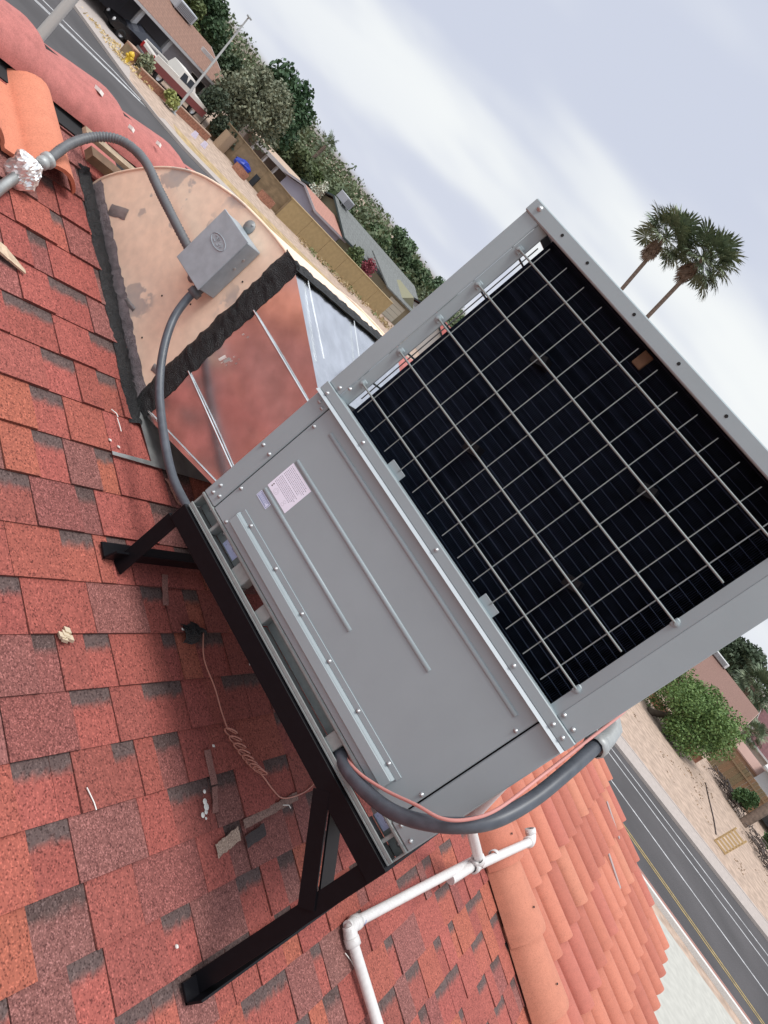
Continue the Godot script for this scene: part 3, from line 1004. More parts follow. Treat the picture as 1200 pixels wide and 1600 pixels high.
	bumpy(st, line(Vector3(-2.50, roof_y(-2.50), Z0 + 0.03) + n * 0.004, Vector3(-1.51, roof_y(-1.51), Z0 + 0.03) + n * 0.004, 80), 0.075, Vector3(0, 0, 1), n, 0.012, 0.014, 8.0)
	part(d, "roof_cement", st, M.tar)
	st = ST(true)
	bumpy(st, line(Vector3(-2.44, roof_y(-2.44) + 0.012, Z0 + 0.001), Vector3(-1.60, roof_y(-1.60) + 0.012, Z0 + 0.001), 88), 0.085, Vector3(0.1, 1, 0).normalized(), Vector3(0, 0, 1), 0.006, 0.003, 15.0)
	part(d, "painted_cement", st, M.tar_paint)
	for q in [[-2.30, 4.262, 0.09, 0.045, 0.5], [-1.66, 4.10, 0.05, 0.03, 0.3], [-1.95, 4.14, 0.06, 0.02, 0.1]]:
		st = ST(true)
		bumpy(st, line(Vector3(q[0], q[1], Z0 + 0.001), Vector3(q[0] + q[2] * cos(q[4]), q[1] + q[2] * sin(q[4]), Z0 + 0.001), 8), q[3], Vector3(-sin(q[4]), cos(q[4]), 0), Vector3(0, 0, 1), 0.002, 0.002, q[0] * 10.0)
		part(d, "scraped_patch", st, M.flash)
	# bare screw holes
	for q in [[-1.78, 4.12], [-1.74, 4.33], [-1.66, 4.52], [-1.85, 4.26], [-1.70, 4.61]]:
		st = ST()
		lathe(st, [Vector2(0.0001, 0), Vector2(0.0035, 0), Vector2(0.0035, 0.0008), Vector2(0.0001, 0.0008)], Vector3(q[0], q[1], Z0 + 0.0003), Vector3(0, 0, 1), 8)
		part(elbow, "hole", st, M.hole)
	# white splashes of sealant on the transition
	rng.seed = 31
	for q in [[-1.50, 4.43, 0.004], [-1.49, 4.33, 0.013], [-1.455, 4.35, 0.004], [-1.46, 4.365, 0.003], [-1.475, 4.32, 0.003]]:
		st = ST(true)
		bumpy(st, line(Vector3(q[0], q[1] - q[2], Z0 + 0.012), Vector3(q[0] + q[2] * 0.6, q[1] + q[2], Z0 + 0.012), 6), q[2], Vector3.RIGHT, Vector3(0, 0, 1), 0.001, 0.002, q[0] * 40.0)
		part(tr, "sealant_splash", st, M.chip)

func build_box_and_conduits() -> void:
	var b := thing("junction_box", "small grey steel junction box screwed to the peach duct elbow", "junction box", Vector3(-1.76, 4.40, -1.95))
	var st := ST()
	cbox(st, Vector3(-1.842, 4.407, -1.948), Vector3(-1.690, 4.622, -1.872), 0.003)
	part(b, "enclosure", st, M.box)
	st = ST()
	cbox(st, Vector3(-1.846, 4.404, -1.8715), Vector3(-1.686, 4.626, -1.866), 0.002)
	var lid := part(b, "cover", st, M.box)
	# embossed oval badge with strokes
	st = ST(true)
	var e := []
	for i in 33:
		var a := TAU * i / 32.0
		e.append(Vector3(-1.768 + cos(a) * 0.040, 4.547 + sin(a) * 0.019, -1.8657))
	tube(st, e, 0.0016, 5, false)
	part(lid, "oval_badge", st, M.box)
	st = ST(true)
	var strokes := [[[-0.026, 0.006], [-0.014, 0.009], [-0.014, 0.002]], [[-0.008, -0.004], [-0.008, 0.009], [0.002, 0.007], [-0.004, 0.002]], [[0.008, 0.008], [0.008, -0.002], [0.016, -0.001]], [[-0.022, -0.006], [-0.010, -0.008]], [[0.0, -0.009], [0.010, -0.010], [0.012, -0.004]], [[0.020, 0.005], [0.026, 0.0], [0.020, -0.006]]]
	for k in strokes:
		var pp := []
		for q in k:
			pp.append(Vector3(-1.768 + q[0], 4.547 + q[1], -1.8657))
		tube(st, pp, 0.0013, 4)
	part(lid, "badge_lettering", st, M.box)
	for q in [[-1.80, 4.64], [-1.815, 4.392]]:
		st = ST(true)
		lathe(st, [Vector2(0.024, 0.0), Vector2(0.024, 0.002), Vector2(0.0001, 0.0021)], Vector3(q[0], q[1], -1.9488), Vector3(0, 0, 1), 12)
		screw_shape(st, Vector3(q[0] + 0.006, q[1] + (0.012 if q[1] > 4.5 else -0.012), -1.9465), 0.005)
		part(b, "mounting_ear", st, M.flash)
	for q in [[-1.6895, 4.57], [-1.6895, 4.53]]:
		st = ST(true)
		lathe(st, [Vector2(0.006, 0.0), Vector2(0.004, 0.002), Vector2(0.0001, 0.0022)], Vector3(q[0], q[1], -1.915), Vector3(1, 0, 0), 8)
		part(b, "knockout", st, M.screw)
	# ribbed flexible conduit from the roof to the box
	var c := thing("flexible_conduit", "ribbed grey flexible conduit arching from foil wrapped stub to the junction box", "conduit", Vector3(-2.23, 4.24, -1.57))
	var path := spline([Vector3(-2.250, 4.295, -1.620), Vector3(-2.321, 4.361, -1.690), Vector3(-2.349, 4.425, -1.760), Vector3(-2.314, 4.477, -1.810), Vector3(-2.214, 4.498, -1.840), Vector3(-2.085, 4.478, -1.860), Vector3(-1.958, 4.459, -1.880), Vector3(-1.836, 4.440, -1.905)], 24)
	var rr := []
	var len := 0.0
	for i in path.size():
		if i > 0:
			len += path[i].distance_to(path[i - 1])
		rr.append(0.0155 + 0.0018 * sin(len * TAU / 0.0105))
	st = ST(true)
	tube(st, path, rr, 12)
	part(c, "hose", st, M.conduit)
	st = ST(true)
	var ax := Vector3(-0.45, 0.62, -0.64).normalized()
	lathe(st, [Vector2(0.0001, -0.008), Vector2(0.019, -0.008), Vector2(0.022, -0.004), Vector2(0.022, 0.012), Vector2(0.020, 0.014), Vector2(0.026, 0.016), Vector2(0.026, 0.032), Vector2(0.020, 0.036), Vector2(0.0001, 0.036)], Vector3(-2.238, 4.279, -1.604), ax, 14)
	part(c, "connector", st, M.fitting)
	# crumpled foil
	st = ST(false)
	var fn := FastNoiseLite.new(); fn.seed = 9; fn.frequency = 28.0
	var cc := Vector3(-2.222, 4.228, -1.567)
	var ring := []
	for i in 25:
		var rw := []
		for k in 42:
			var th := PI * i / 24.0
			var ph := TAU * (k % 41) / 41.0
			var dir := Vector3(sin(th) * cos(ph), cos(th), sin(th) * sin(ph))
			var r := 0.046 / pow(pow(absf(dir.x), 3.5) + pow(absf(dir.y), 3.5) + pow(absf(dir.z), 3.5), 0.2857) + 0.010 * fn.get_noise_3dv(dir * 0.05) + 0.007 * (0.5 - 2.0 * absf(fn.get_noise_3dv(dir * 0.13)))
			rw.append(cc + (dir * Vector3(1.0, 1.1, 0.85)) * maxf(r, 0.022))
		ring.append(rw)
	for i in 24:
		for k in 41:
			face(st, [ring[i][k], ring[i][k + 1], ring[i + 1][k + 1], ring[i + 1][k]], cc)
	part(c, "foil_wrap", st, M.foil)
	st = ST(true)
	tube(st, spline([Vector3(-2.222, 4.228, -1.567), Vector3(-2.15, 4.180, -1.50), Vector3(-2.05, 4.148, -1.42), Vector3(-1.95, 4.115, -1.34)], 5), 0.017, 10)
	part(c, "rigid_stub", st, M.flash)
	# smooth conduit from the box down to the unit's base
	var d := thing("smooth_conduit", "smooth blue grey liquid tight conduit curving from junction box to the stand", "conduit", Vector3(-1.4, 4.05, -1.85))
	st = ST(true)
	tube(st, spline([Vector3(-1.722, 4.400, -1.905), Vector3(-1.716, 4.350, -1.895), Vector3(-1.672, 4.279, -1.870), Vector3(-1.581, 4.207, -1.840), Vector3(-1.466, 4.140, -1.820), Vector3(-1.318, 4.089, -1.800), Vector3(-1.174, 4.059, -1.780), Vector3(-1.040, 4.066, -1.755)], 8), 0.0135, 14)
	part(d, "hose", st, M.conduit_dark)
	st = ST(true)
	lathe(st, [Vector2(0.015, -0.03), Vector2(0.022, -0.028), Vector2(0.022, -0.008), Vector2(0.018, -0.006), Vector2(0.018, 0.014)], Vector3(-1.724, 4.396, -1.908), Vector3(-0.05, 0.98, -0.12).normalized(), 12)
	part(d, "connector", st, M.conduit)
	# power conduit looping round the lower right corner
	var e2 := thing("power_conduit", "thick dark grey conduit looping from base pocket round the unit's right corner", "conduit", Vector3(-0.05, 4.1, -1.7))
	st = ST(true)
	tube(st, spline([Vector3(-0.30, 4.120, -1.80), Vector3(-0.250, 4.118, -1.745), Vector3(-0.192, 4.132, -1.700), Vector3(-0.125, 4.166, -1.660), Vector3(-0.062, 4.210, -1.625), Vector3(-0.009, 4.265, -1.605), Vector3(0.041, 4.335, -1.605), Vector3(0.074, 4.399, -1.64), Vector3(0.085, 4.470, -1.72), Vector3(0.080, 4.547, -1.82), Vector3(0.072, 4.612, -1.935)], 8), 0.0175, 16)
	part(e2, "hose", st, M.conduit_dark)
	var w := ST(true)
	tube(w, spline([Vector3(-0.29, 4.13, -1.80), Vector3(-0.241, 4.128, -1.735), Vector3(-0.171, 4.163, -1.68), Vector3(-0.100, 4.219, -1.640), Vector3(-0.036, 4.284, -1.600), Vector3(0.014, 4.328, -1.578), Vector3(0.044, 4.372, -1.59), Vector3(0.060, 4.430, -1.625), Vector3(0.055, 4.526, -1.715), Vector3(0.050, 4.605, -1.82), Vector3(0.046, 4.683, -1.95), Vector3(0.044, 4.70, -2.1)], 8), 0.0040, 7)
	solo("control_cable", "thin pink control cable running beside the thick conduit at the unit", "cable", w, M.pink)

# ---------------------------------------------------------------- small things on the roof
func elbow_pipe(parent: Node, corner: Vector3, d0: Vector3, d1: Vector3, r := 0.0190, called := "pipe_elbow") -> void:
	# moulded fitting: a bend with a socket ring at each mouth; d0 and d1 point out of it
	d0 = d0.normalized(); d1 = d1.normalized()
	var st := ST(true)
	var pts := []
	for i in 9:
		var t := i / 8.0
		var a := corner + d0 * 0.042
		var b := corner + d1 * 0.042
		pts.append(a.lerp(corner, t).lerp(corner.lerp(b, t), t))
	tube(st, pts, r * 1.28, 12)
	for q in [[corner + d0 * 0.036, d0], [corner + d1 * 0.036, d1]]:
		lathe(st, [Vector2(r * 1.25, -0.002), Vector2(r * 1.40, 0.0), Vector2(r * 1.40, 0.026), Vector2(r * 1.02, 0.027)], q[0], q[1], 12)
	part(parent, called, st, M.pvc)

func straight(parent: Node, a: Vector3, b: Vector3, r := 0.0190) -> void:
	var st := ST(true)
	tube(st, [a, a.lerp(b, 0.5), b], r, 12)
	part(parent, "pipe", st, M.pvc)

func build_roof_things() -> void:
	var st: SurfaceTool
	# condensate drain
	var p := thing("condensate_pipe", "white plastic drain pipe with elbows running over the red shingles", "pipe", Vector3(0.15, roof_y(0.15), -2.45))
	var e1 := Vector3(0.142, 3.478, -2.440)
	var e2 := Vector3(0.272, 3.545, -3.52)
	var e3 := Vector3(0.378, 3.577, -4.235)
	var low := Vector3(0.50, roof_y(0.5) + 0.042, -2.478)
	straight(p, e1, low)
	elbow_pipe(p, e1, low - e1, e2 - e1)
	straight(p, e1, e2 + (e1 - e2).normalized() * 0.03 + Vector3(-0.01, 0.022, -0.03))
	# trap: the stub from the unit meets the run
	var top := Vector3(0.090, 3.80, -3.04)
	var t1 := Vector3(0.258, 3.598, -3.42)
	straight(p, Vector3(0.03, 4.13, -2.80), top, 0.0225)
	straight(p, top, t1, 0.0225)
	elbow_pipe(p, t1 + Vector3(0.012, -0.012, -0.01), top - t1, Vector3(-0.03, -0.06, 0.28), 0.0225, "trap_elbow")
	straight(p, t1 + Vector3(0.005, -0.02, 0.0), t1 + Vector3(-0.01, -0.075, 0.20), 0.0225)
	straight(p, e2 + Vector3(0, 0.02, 0.1), e3, 0.0215)
	st = ST(true)
	lathe(st, [Vector2(0.0217, -0.014), Vector2(0.0265, -0.013), Vector2(0.0265, 0.013), Vector2(0.0217, 0.014)], e2.lerp(e3, 0.22) + Vector3(0, 0.016, 0.0), (e3 - e2).normalized(), 12)
	part(p, "coupling", st, M.pvc)
	elbow_pipe(p, e3, e2 - e3, Vector3(-0.9, 0.45, 0.0), 0.0215)
	st = ST(true)
	lathe(st, [Vector2(0.0192, -0.001), Vector2(0.0199, 0.0), Vector2(0.0199, 0.004), Vector2(0.0192, 0.005)], e1 + (e2 - e1).normalized() * 0.085, (e2 - e1).normalized(), 12)
	part(p, "blue_mark", st, mat(Color(0.25, 0.32, 0.55), 0.6))
	# flashing sheet under the transition
	st = ST()
	var rd := Vector3(cos(PHI), -sin(PHI), 0)
	var rn := Vector3(sin(PHI), cos(PHI), 0)
	var o := EYE - rn * (ROOF_DROP - 0.0125)
	slab(st, PackedVector2Array([Vector2(-0.985, -1.765), Vector2(-0.997, -1.765), Vector2(-1.002, -1.945), Vector2(-1.19, -1.925), Vector2(-1.21, -2.75), Vector2(-0.985, -2.75)]), o, rd, Vector3(0, 0, 1), rn * 0.0016)
	solo("metal_flashing", "bent grey sheet metal flashing lying on the shingles under the shiny transition", "flashing", st, M.flash)
	# black cement blob and the old thermostat cable
	st = ST(true)
	fl.frequency = 0.05
	bumpy(st, line(rp(-0.425, -1.925, 0.004), rp(-0.425, -2.0, 0.004), 10), 0.075, rd, rn, 0.014, 0.022, 3.3)
	bumpy(st, line(rp(-0.44, -1.99, 0.004), rp(-0.425, -2.045, 0.004), 7), 0.03, rd, rn, 0.006, 0.013, 6.1)
	solo("cement_blob", "shiny black blob of roofing cement sealing a hole in the shingles", "sealant", st, M.tar)
	st = ST(true)
	var w := spline([rp(-0.425, -2.03, 0.012), Vector3(-0.749, 3.735, -2.001), Vector3(-0.661, 3.707, -2.025), Vector3(-0.594, 3.686, -2.033), Vector3(-0.536, 3.668, -2.045)], 6)
	var a0 := Vector3(-0.536, 3.672, -2.045)
	var turns := 8.5
	var mid := []
	for i in 115:
		var t := i / 114.0
		var ctr := Vector3(-0.530, 3.678, -2.03).lerp(Vector3(-0.385, 3.634, -2.15), t) + rd * 0.02 * sin(t * PI) + rn * 0.006
		var a := TAU * turns * t
		mid.append(ctr + (rd * 0.5 + Vector3(0, 0, -0.86)) * cos(a) * (0.034 - 0.006 * t) + rn * sin(a) * 0.012)
	w.append_array(mid)
	w.append_array(spline([Vector3(-0.365, 3.618, -2.183), Vector3(-0.331, 3.604, -2.216), Vector3(-0.298, 3.592, -2.263), Vector3(-0.289, 3.589, -2.364), Vector3(-0.298, 3.594, -2.455), Vector3(-0.319, 3.64, -2.495), Vector3(-0.34, 3.85, -2.52), Vector3(-0.33, 4.12, -2.4)], 6))
	tube(st, w, 0.0024, 6)
	solo("thermostat_cable", "old coiled pinkish thermostat cable lying on the shingles under the unit", "cable", st, M.old_wire)
	# dried cement patch left on the shingles, ragged
	st = ST(true)
	fl.frequency = 0.05
	bumpy(st, line(rp(0.203, -1.88, 0.0098), rp(0.182, -2.00, 0.0098), 24), 0.042, rd, rn, 0.0008, 0.0012, 2.2)
	solo("cement_patch", "dried pale grey cement smear across shingle courses below the unit's stand", "patch", st, mat(Color(0.74, 0.56, 0.44), 0.95, 0.0, M.grain, 1.2))
	st = ST(true)
	bumpy(st, line(rp(0.165, -2.03, 0.0098), rp(0.145, -2.36, 0.0098), 46), 0.030, rd, rn, 0.0008, 0.001, 9.2)
	solo("faint_smear", "thin faint brownish smear continuing from the pale cement smear", "patch", st, mat(Color(0.46, 0.30, 0.25), 0.95, 0.0, M.grain, 1.2))
	st = ST(true)
	bumpy(st, line(rp(0.215, -2.02, 0.0115), rp(0.20, -2.13, 0.0115), 8), 0.04, rd, rn, 0.001, 0.0015, 5.0)
	solo("torn_patch", "small dark torn shingle scrap beside the pale cement smear", "patch", st, mat(Color(0.11, 0.09, 0.09), 0.95, 0.0, M.grain, 2.0))
	for q in [[-0.56, -1.90, 0.10, 0.03, 0.25, "greyish strip of old mastic on shingles upslope of the cement blob"], [-0.02, -1.93, 0.10, 0.035, 0.0, "greyish strip of old mastic above the white paint drips"], [0.07, -1.93, 0.07, 0.03, 0.3, "short greyish mastic strip between paint drips and cement smear"]]:
		st = ST(true)
		bumpy(st, line(rp(q[0] - q[2] * 0.5, q[1], 0.0104), rp(q[0] + q[2] * 0.5, q[1] + q[4] * q[2], 0.0104), 9), q[3], Vector3(0, 0, 1), rn, 0.0006, 0.0011, q[0] * 30.0)
		solo("mastic_stain", q[5], "stain", st, mat(Color(0.47, 0.235, 0.20), 0.95, 0.0, M.grain, 1.9), "old mastic strips on the shingles")
	# washed out mineral smear where water runs off the duct
	st = ST(true)
	bumpy(st, line(rp(-0.955, -2.03, 0.0095), rp(-0.865, -2.07, 0.0095), 14), 0.055, Vector3(0, 0, 1), rn, 0.0005, 0.0008, 12.0)
	solo("mineral_smear", "pale rusty mineral smear on the shingles below the flashing", "stain", st, mat(Color(0.60, 0.30, 0.23), 0.95, 0.0, M.grain, 1.1))
	# white paint splashes, nails, chips
	rng.seed = 77
	for q in [[0.040, -1.879, 0.006], [0.066, -1.872, 0.009], [0.081, -1.874, 0.011], [0.094, -1.868, 0.007], [0.099, -1.852, 0.008], [0.110, -1.862, 0.004]]:
		st = ST(true)
		lathe(st, [Vector2(q[2], 0.0), Vector2(q[2] * 0.8, 0.0016), Vector2(0.0001, 0.002)], rp(q[0], q[1], 0.0102), rn, 9)
		solo("paint_drip", "small white paint drip dried on a red shingle", "paint drip", st, M.chip, "white paint drips below the cable coil")
	st = ST(false)
	for i in 7:
		var c := rp(-0.423 + rng.randf_range(-0.013, 0.013), -1.46 + rng.randf_range(-0.014, 0.014), 0.016)
		obox(st, c, Vector3(0.009, 0.002, 0.003), Vector3(0.0, 0.006, 0.003), Vector3(-0.003, 0.0, 0.008))
	solo("plaster_crumb", "cream crumb of plaster lying on a dark shingle band", "plaster crumb", st, mat(Color(0.62, 0.52, 0.38), 0.9))
	st = ST(false)
	var wp := [rp(-1.60, -1.40, 0.016), rp(-1.565, -1.475, 0.014), rp(-1.535, -1.535, 0.012)]
	hexa(st, [wp[0], wp[0] + rd * 0.035, wp[1] + rd * 0.03, wp[1] - rd * 0.012, wp[0] + rn * 0.008, wp[0] + rd * 0.035 + rn * 0.008, wp[1] + rd * 0.03 + rn * 0.008, wp[1] - rd * 0.012 + rn * 0.008])
	hexa(st, [wp[1] - rd * 0.010, wp[1] + rd * 0.028, wp[2] + rd * 0.016, wp[2] + rd * 0.004, wp[1] - rd * 0.010 + rn * 0.0075, wp[1] + rd * 0.028 + rn * 0.0075, wp[2] + rd * 0.016 + rn * 0.006, wp[2] + rd * 0.004 + rn * 0.006])
	solo("wood_splinter", "pale broken splinter of wood lying on the shingles", "splinter", st, mat(Color(0.66, 0.50, 0.36), 0.85, 0.0, M.blot, 12.0))
	for q in [[-1.150, -1.80, 0.4, 0.022, "short bent nail on the shingles near the metal flashing"], [-1.125, -1.82, 1.4, 0.03, "longer bent nail hooked beside the nail at the flashing"], [0.155, -2.255, 0.2, 0.035, "white bent nail at the end of the pale cement smear"], [0.66, -2.42, 0.9, 0.045, "pale straw lying beside the white drain pipe"], [-0.05, -1.45, 1.2, 0.04, "pale straw lying alone on open red shingles"]]:
		st = ST(true)
		var dd := (rd * sin(q[2]) + Vector3(0, 0, -1) * cos(q[2]))
		tube(st, [rp(q[0], q[1], 0.013), rp(q[0], q[1], 0.013) + dd * q[3], rp(q[0], q[1], 0.0135) + dd * q[3] * 1.2 + rd * 0.01], 0.0018, 5)
		solo("bent_nail", q[4], "nail", st, M.chip, "loose nails on the shingles")
	for q in [[-1.035, -1.767, "just above the flashing edge"], [-0.311, -2.251, "beside the straight run of old cable"], [-0.077, -1.96, "between cable coil and paint drips"], [0.369, -1.651, "beside the stand's long right foot"], [-0.435, -1.93, "on the black cement blob"], [-1.02, -1.80, "second one at the flashing edge"]]:
		st = ST(false)
		obox(st, rp(q[0], q[1], 0.013), rd * 0.0035, rn * 0.002 + rd * 0.001, Vector3(0, 0.001, 0.0045))
		solo("white_chip", "tiny white paint chip on the shingles " + q[2], "paint chip", st, M.chip, "white paint chips on the shingles")
	for q in [[-2.875, 4.459, -1.99, 0.02, "largest white mortar flake, on the end of a ridge tile"], [-2.79, 4.446, -2.13, 0.014, "middle sized white mortar flake on a pink ridge tile"], [-2.83, 4.462, -2.30, 0.012, "smallest white mortar flake, on the ridge near the duct"]]:
		st = ST(false)
		obox(st, Vector3(q[0] + 0.06, q[1], q[2]), Vector3(q[3], 0.003, 0.0), Vector3(-0.003, 0.006, 0.0), Vector3(0, 0.002, q[3] * 0.5))
		solo("mortar_chip", q[4], "mortar chip", st, M.chip, "white flakes on the ridge tiles")
	# battens sticking out beside the last orange tile
	st = ST()
	bar(st, rp(-2.16, -1.87, 0.075), rp(-2.14, -2.25, 0.075), 0.045, 0.035, rd)
	solo("roof_batten", "short brown wooden batten end under the pink ridge tiles", "batten", st, M.wood_dark)
	st = ST()
	bar(st, rp(-2.235, -1.85, 0.092), rp(-2.20, -2.35, 0.092), 0.03, 0.018, rd)
	solo("timber_strip", "long pale grey timber strip beside the brown batten end", "batten", st, M.wood)

# ---------------------------------------------------------------- neighbourhood
func strip(st: SurfaceTool, p: Array, w0: float, w1: float, y: float, h := 0.0) -> void:
	# band along a ground line: from w0 to w1 to the right of travel
	var L := []
	for i in p.size():
		var d: Vector2 = (p[min(i + 1, p.size() - 1)] - p[max(i - 1, 0)]).normalized()
		var nn := Vector2(-d.y, d.x)
		L.append([p[i] + nn * w0, p[i] + nn * w1])
	for i in range(p.size() - 1):
		var q := []
		for v in [L[i][0], L[i][1], L[i + 1][1], L[i + 1][0]]:
			q.append(Vector3(v.x, y, v.y))
		if h > 0.0:
			var lo := []
			for v in q:
				lo.append(v - Vector3(0, h, 0))
			hexa(st, lo + q)
		else:
			face(st, q, (q[0] + q[2]) * 0.5 - Vector3.UP)

func ground_poly(st: SurfaceTool, poly: Array, y: float) -> void:
	var pv := PackedVector2Array(poly)
	var tri := Geometry2D.triangulate_polygon(pv)
	for i in range(0, tri.size(), 3):
		var t := []
		for k in 3:
			t.append(Vector3(pv[tri[i + k]].x, y, pv[tri[i + k]].y))
		face(st, t, (t[0] + t[1] + t[2]) / 3.0 - Vector3.UP)

func build_street() -> void:
	var st := ST()
	quad(st, Vector3(-400, G, 300), Vector3(400, G, 300), Vector3(400, G, -700), Vector3(-400, G, -700))
	setting("ground", st, M.dirt)
	var far_l := [Vector2(-110, -16), Vector2(-42.6, -26.0), Vector2(-36.5, -26.7), Vector2(-34.4, -27.4), Vector2(-32.9, -28.6), Vector2(-32.0, -30.6), Vector2(-31.0, -34.0), Vector2(-29.4, -42.0), Vector2(-27.0, -52.0), Vector2(-22.0, -75.0)]
	var far_r := [Vector2(-12.0, -75.0), Vector2(-16.0, -42.0), Vector2(-15.0, -35.0), Vector2(-12.0, -32.5), Vector2(-6.0, -32.4), Vector2(0.93, -33.9), Vector2(10.8, -37.1), Vector2(60, -52.0)]
	var near := [Vector2(60, -34.0), Vector2(8.6, -24.0), Vector2(4.9, -23.3), Vector2(-12, -20.5), Vector2(-20, -14.0), Vector2(-24, -2), Vector2(-110, 12)]
	st = ST()
	ground_poly(st, far_l + far_r + near, G + 0.012)
	setting("road", st, M.asphalt)
	st = ST()
	strip(st, far_r.slice(2), 0.02, 0.20, G + 0.14, 0.14)
	strip(st, far_l, -0.02, -0.20, G + 0.14, 0.14)
	setting("kerb", st, M.concrete)
	st = ST()
	strip(st, far_r.slice(3), 0.20, 2.0, G + 0.125, 0.12)
	strip(st, far_l.slice(3), -0.20, -1.5, G + 0.125, 0.12)
	setting("pavement", st, M.concrete)
	st = ST()
	strip(st, near.slice(0, 5), 0.0, 0.16, G + 0.15, 0.15)
	setting("near_kerb", st, shape_mat(0.68, 0.66, 0.63))
	st = ST()
	strip(st, near.slice(0, 5), 0.17, 0.55, G + 0.10, 0.10)
	setting("kerb_edging", st, shape_mat(0.33, 0.17, 0.14))
	# driveway of the neighbour, our own concrete apron
	st = ST()
	ground_poly(st, [Vector2(-42.6, -26.1), Vector2(-36.6, -26.8), Vector2(-44.5, -31.5), Vector2(-60, -36), Vector2(-60, -30), Vector2(-52, -24.8)], G + 0.016)
	setting("neighbour_driveway", st, M.concrete)
	st = ST()
	ground_poly(st, [Vector2(2, -7), Vector2(16, -7), Vector2(16, -25.0), Vector2(8.5, -23.4), Vector2(5.0, -22.7), Vector2(2, -22.2)], G + 0.008)
	setting("driveway", st, M.slab)
	st = ST()
	strip(st, far_l.slice(4), -1.5, -4.4, G + 0.006)
	setting("dry_verge", st, M.dirt_gold)
	# paint
	for q in [[3.4, -25.3, 9.4, -25.9, "line_yellow", 0.10], [3.4, -25.52, 9.4, -26.12, "line_yellow", 0.10], [2.0, -27.7, 10.0, -28.9, "line_white", 0.12], [2.2, -30.3, 10.2, -31.9, "line_white", 0.12], [2.4, -31.3, 10.3, -33.1, "line_white", 0.12]]:
		var a := Vector2(q[0], q[1])
		var b := Vector2(q[2], q[3])
		st = ST()
		strip(st, [a - (b - a) * 1.2, b + (b - a) * 5.0], -q[5] * 0.5, q[5] * 0.5, G + 0.018)
		setting("road_marking", st, M[q[4]])
	for q in [[-0.25, 0.10], [0.05, 0.10], [1.6, 0.12]]:
		st = ST()
		strip(st, [Vector2(-37.6 - q[0], -8), Vector2(-36.0 - q[0], -20.8), Vector2(-35.2 - q[0] * 0.7, -25.5), Vector2(-34.9 - q[0] * 0.3, -26.9)], -q[1], q[1], G + 0.018)
		setting("road_marking", st, M.line_white)

# leaves as small faces spread through clumps; returns vertices, colours
func leaf_mass(V: PackedVector3Array, C: PackedColorArray, c: Vector3, r: Vector3, n: int, size: float, col: Color, vary: float, long := 1.6) -> void:
	for i in n:
		var d := Vector3(rng.randfn(), rng.randfn(), rng.randfn()).normalized()
		var k := pow(rng.randf(), 0.45)
		var p := c + d * r * k
		var u := Vector3(rng.randfn(), rng.randfn(), rng.randfn()).normalized()
		var v := u.cross(Vector3(rng.randfn(), rng.randfn(), rng.randfn())).normalized()
		var s := size * rng.randf_range(0.6, 1.3)
		var a := p + u * s * long * 0.5
		var b := p - u * s * long * 0.5
		var e := p + v * s * 0.5 + u * s * 0.1
		var f := p - v * s * 0.5 + u * s * 0.1
		# young leaves are yellower and paler than old ones
		var cc := Color(col.r * 1.15, col.g * 1.2, col.b * 1.2).lerp(Color(col.r * 1.85, col.g * 1.65, col.b * 1.5), rng.randf() * vary * 2.0)
		for x in [a, e, b, a, b, f]:
			V.append(x); C.append(cc)

func leaf_material() -> StandardMaterial3D:
	if not M.has("leaf"):
		var m := mat(Color(1, 1, 1), 0.7, 0.0, null, 1.0, true)
		m.backlight_enabled = true
		m.backlight = Color(0.25, 0.25, 0.2)
		m.cull_mode = BaseMaterial3D.CULL_DISABLED
		M.leaf = m
		M.bark = mat(Color(0.10, 0.075, 0.055), 0.95, 0.0, M.blot, 1.0)
	return M.leaf

func crown_mesh(clumps: Array, per: int, size: float, col: Color, vary := 0.35, long := 1.6) -> ArrayMesh:
	var V := PackedVector3Array()
	var C := PackedColorArray()
	for q in clumps:
		leaf_mass(V, C, q[0], q[1], int(per * q[2]), size, col, vary, long)
	return mesh_from(V, C)

func tree(called: String, label: String, foot: Vector3, crown: Vector3, r: Vector3, col: Color, n_clump: int, per: int, size: float, group := "", vary := 0.35) -> Node3D:
	leaf_material()
	var t := thing(called, label, "tree", foot, group)
	var st := ST(true)
	var top := crown - Vector3(0, r.y * 0.25, 0)
	var tw := clampf(r.x * 0.07, 0.06, 0.28)
	tube(st, spline([foot - Vector3(0, 0.05, 0), foot.lerp(top, 0.35) + Vector3(rng.randf_range(-0.15, 0.15), 0, rng.randf_range(-0.15, 0.15)), top], 5), [tw * 1.3, tw * 1.1, tw, tw, tw, tw * 0.9, tw * 0.85, tw * 0.8, tw * 0.7, tw * 0.6, tw * 0.5], 8)
	var clumps := []
	for i in n_clump:
		var d := Vector3(rng.randfn(), rng.randfn() * 0.9, rng.randfn()).normalized()
		var c := crown + d * r * rng.randf_range(0.45, 0.80)
		var k := rng.randf_range(0.24, 0.42)
		clumps.append([c, Vector3(r.x, r.y, r.z) * k, k * 3.0])
		if i % 2 == 0:
			tube(st, [top - Vector3(0, r.y * rng.randf_range(0.0, 0.4), 0), top.lerp(c, 0.5) + Vector3(0, r.y * 0.08, 0), c], [tw * 0.5, tw * 0.32, tw * 0.12], 5)
	clumps.append([crown, r * 0.62, 1.5])
	part(t, "trunk", st, M.bark)
	part_mesh(t, "crown", crown_mesh(clumps, per, size, col, vary), M.leaf)
	return t

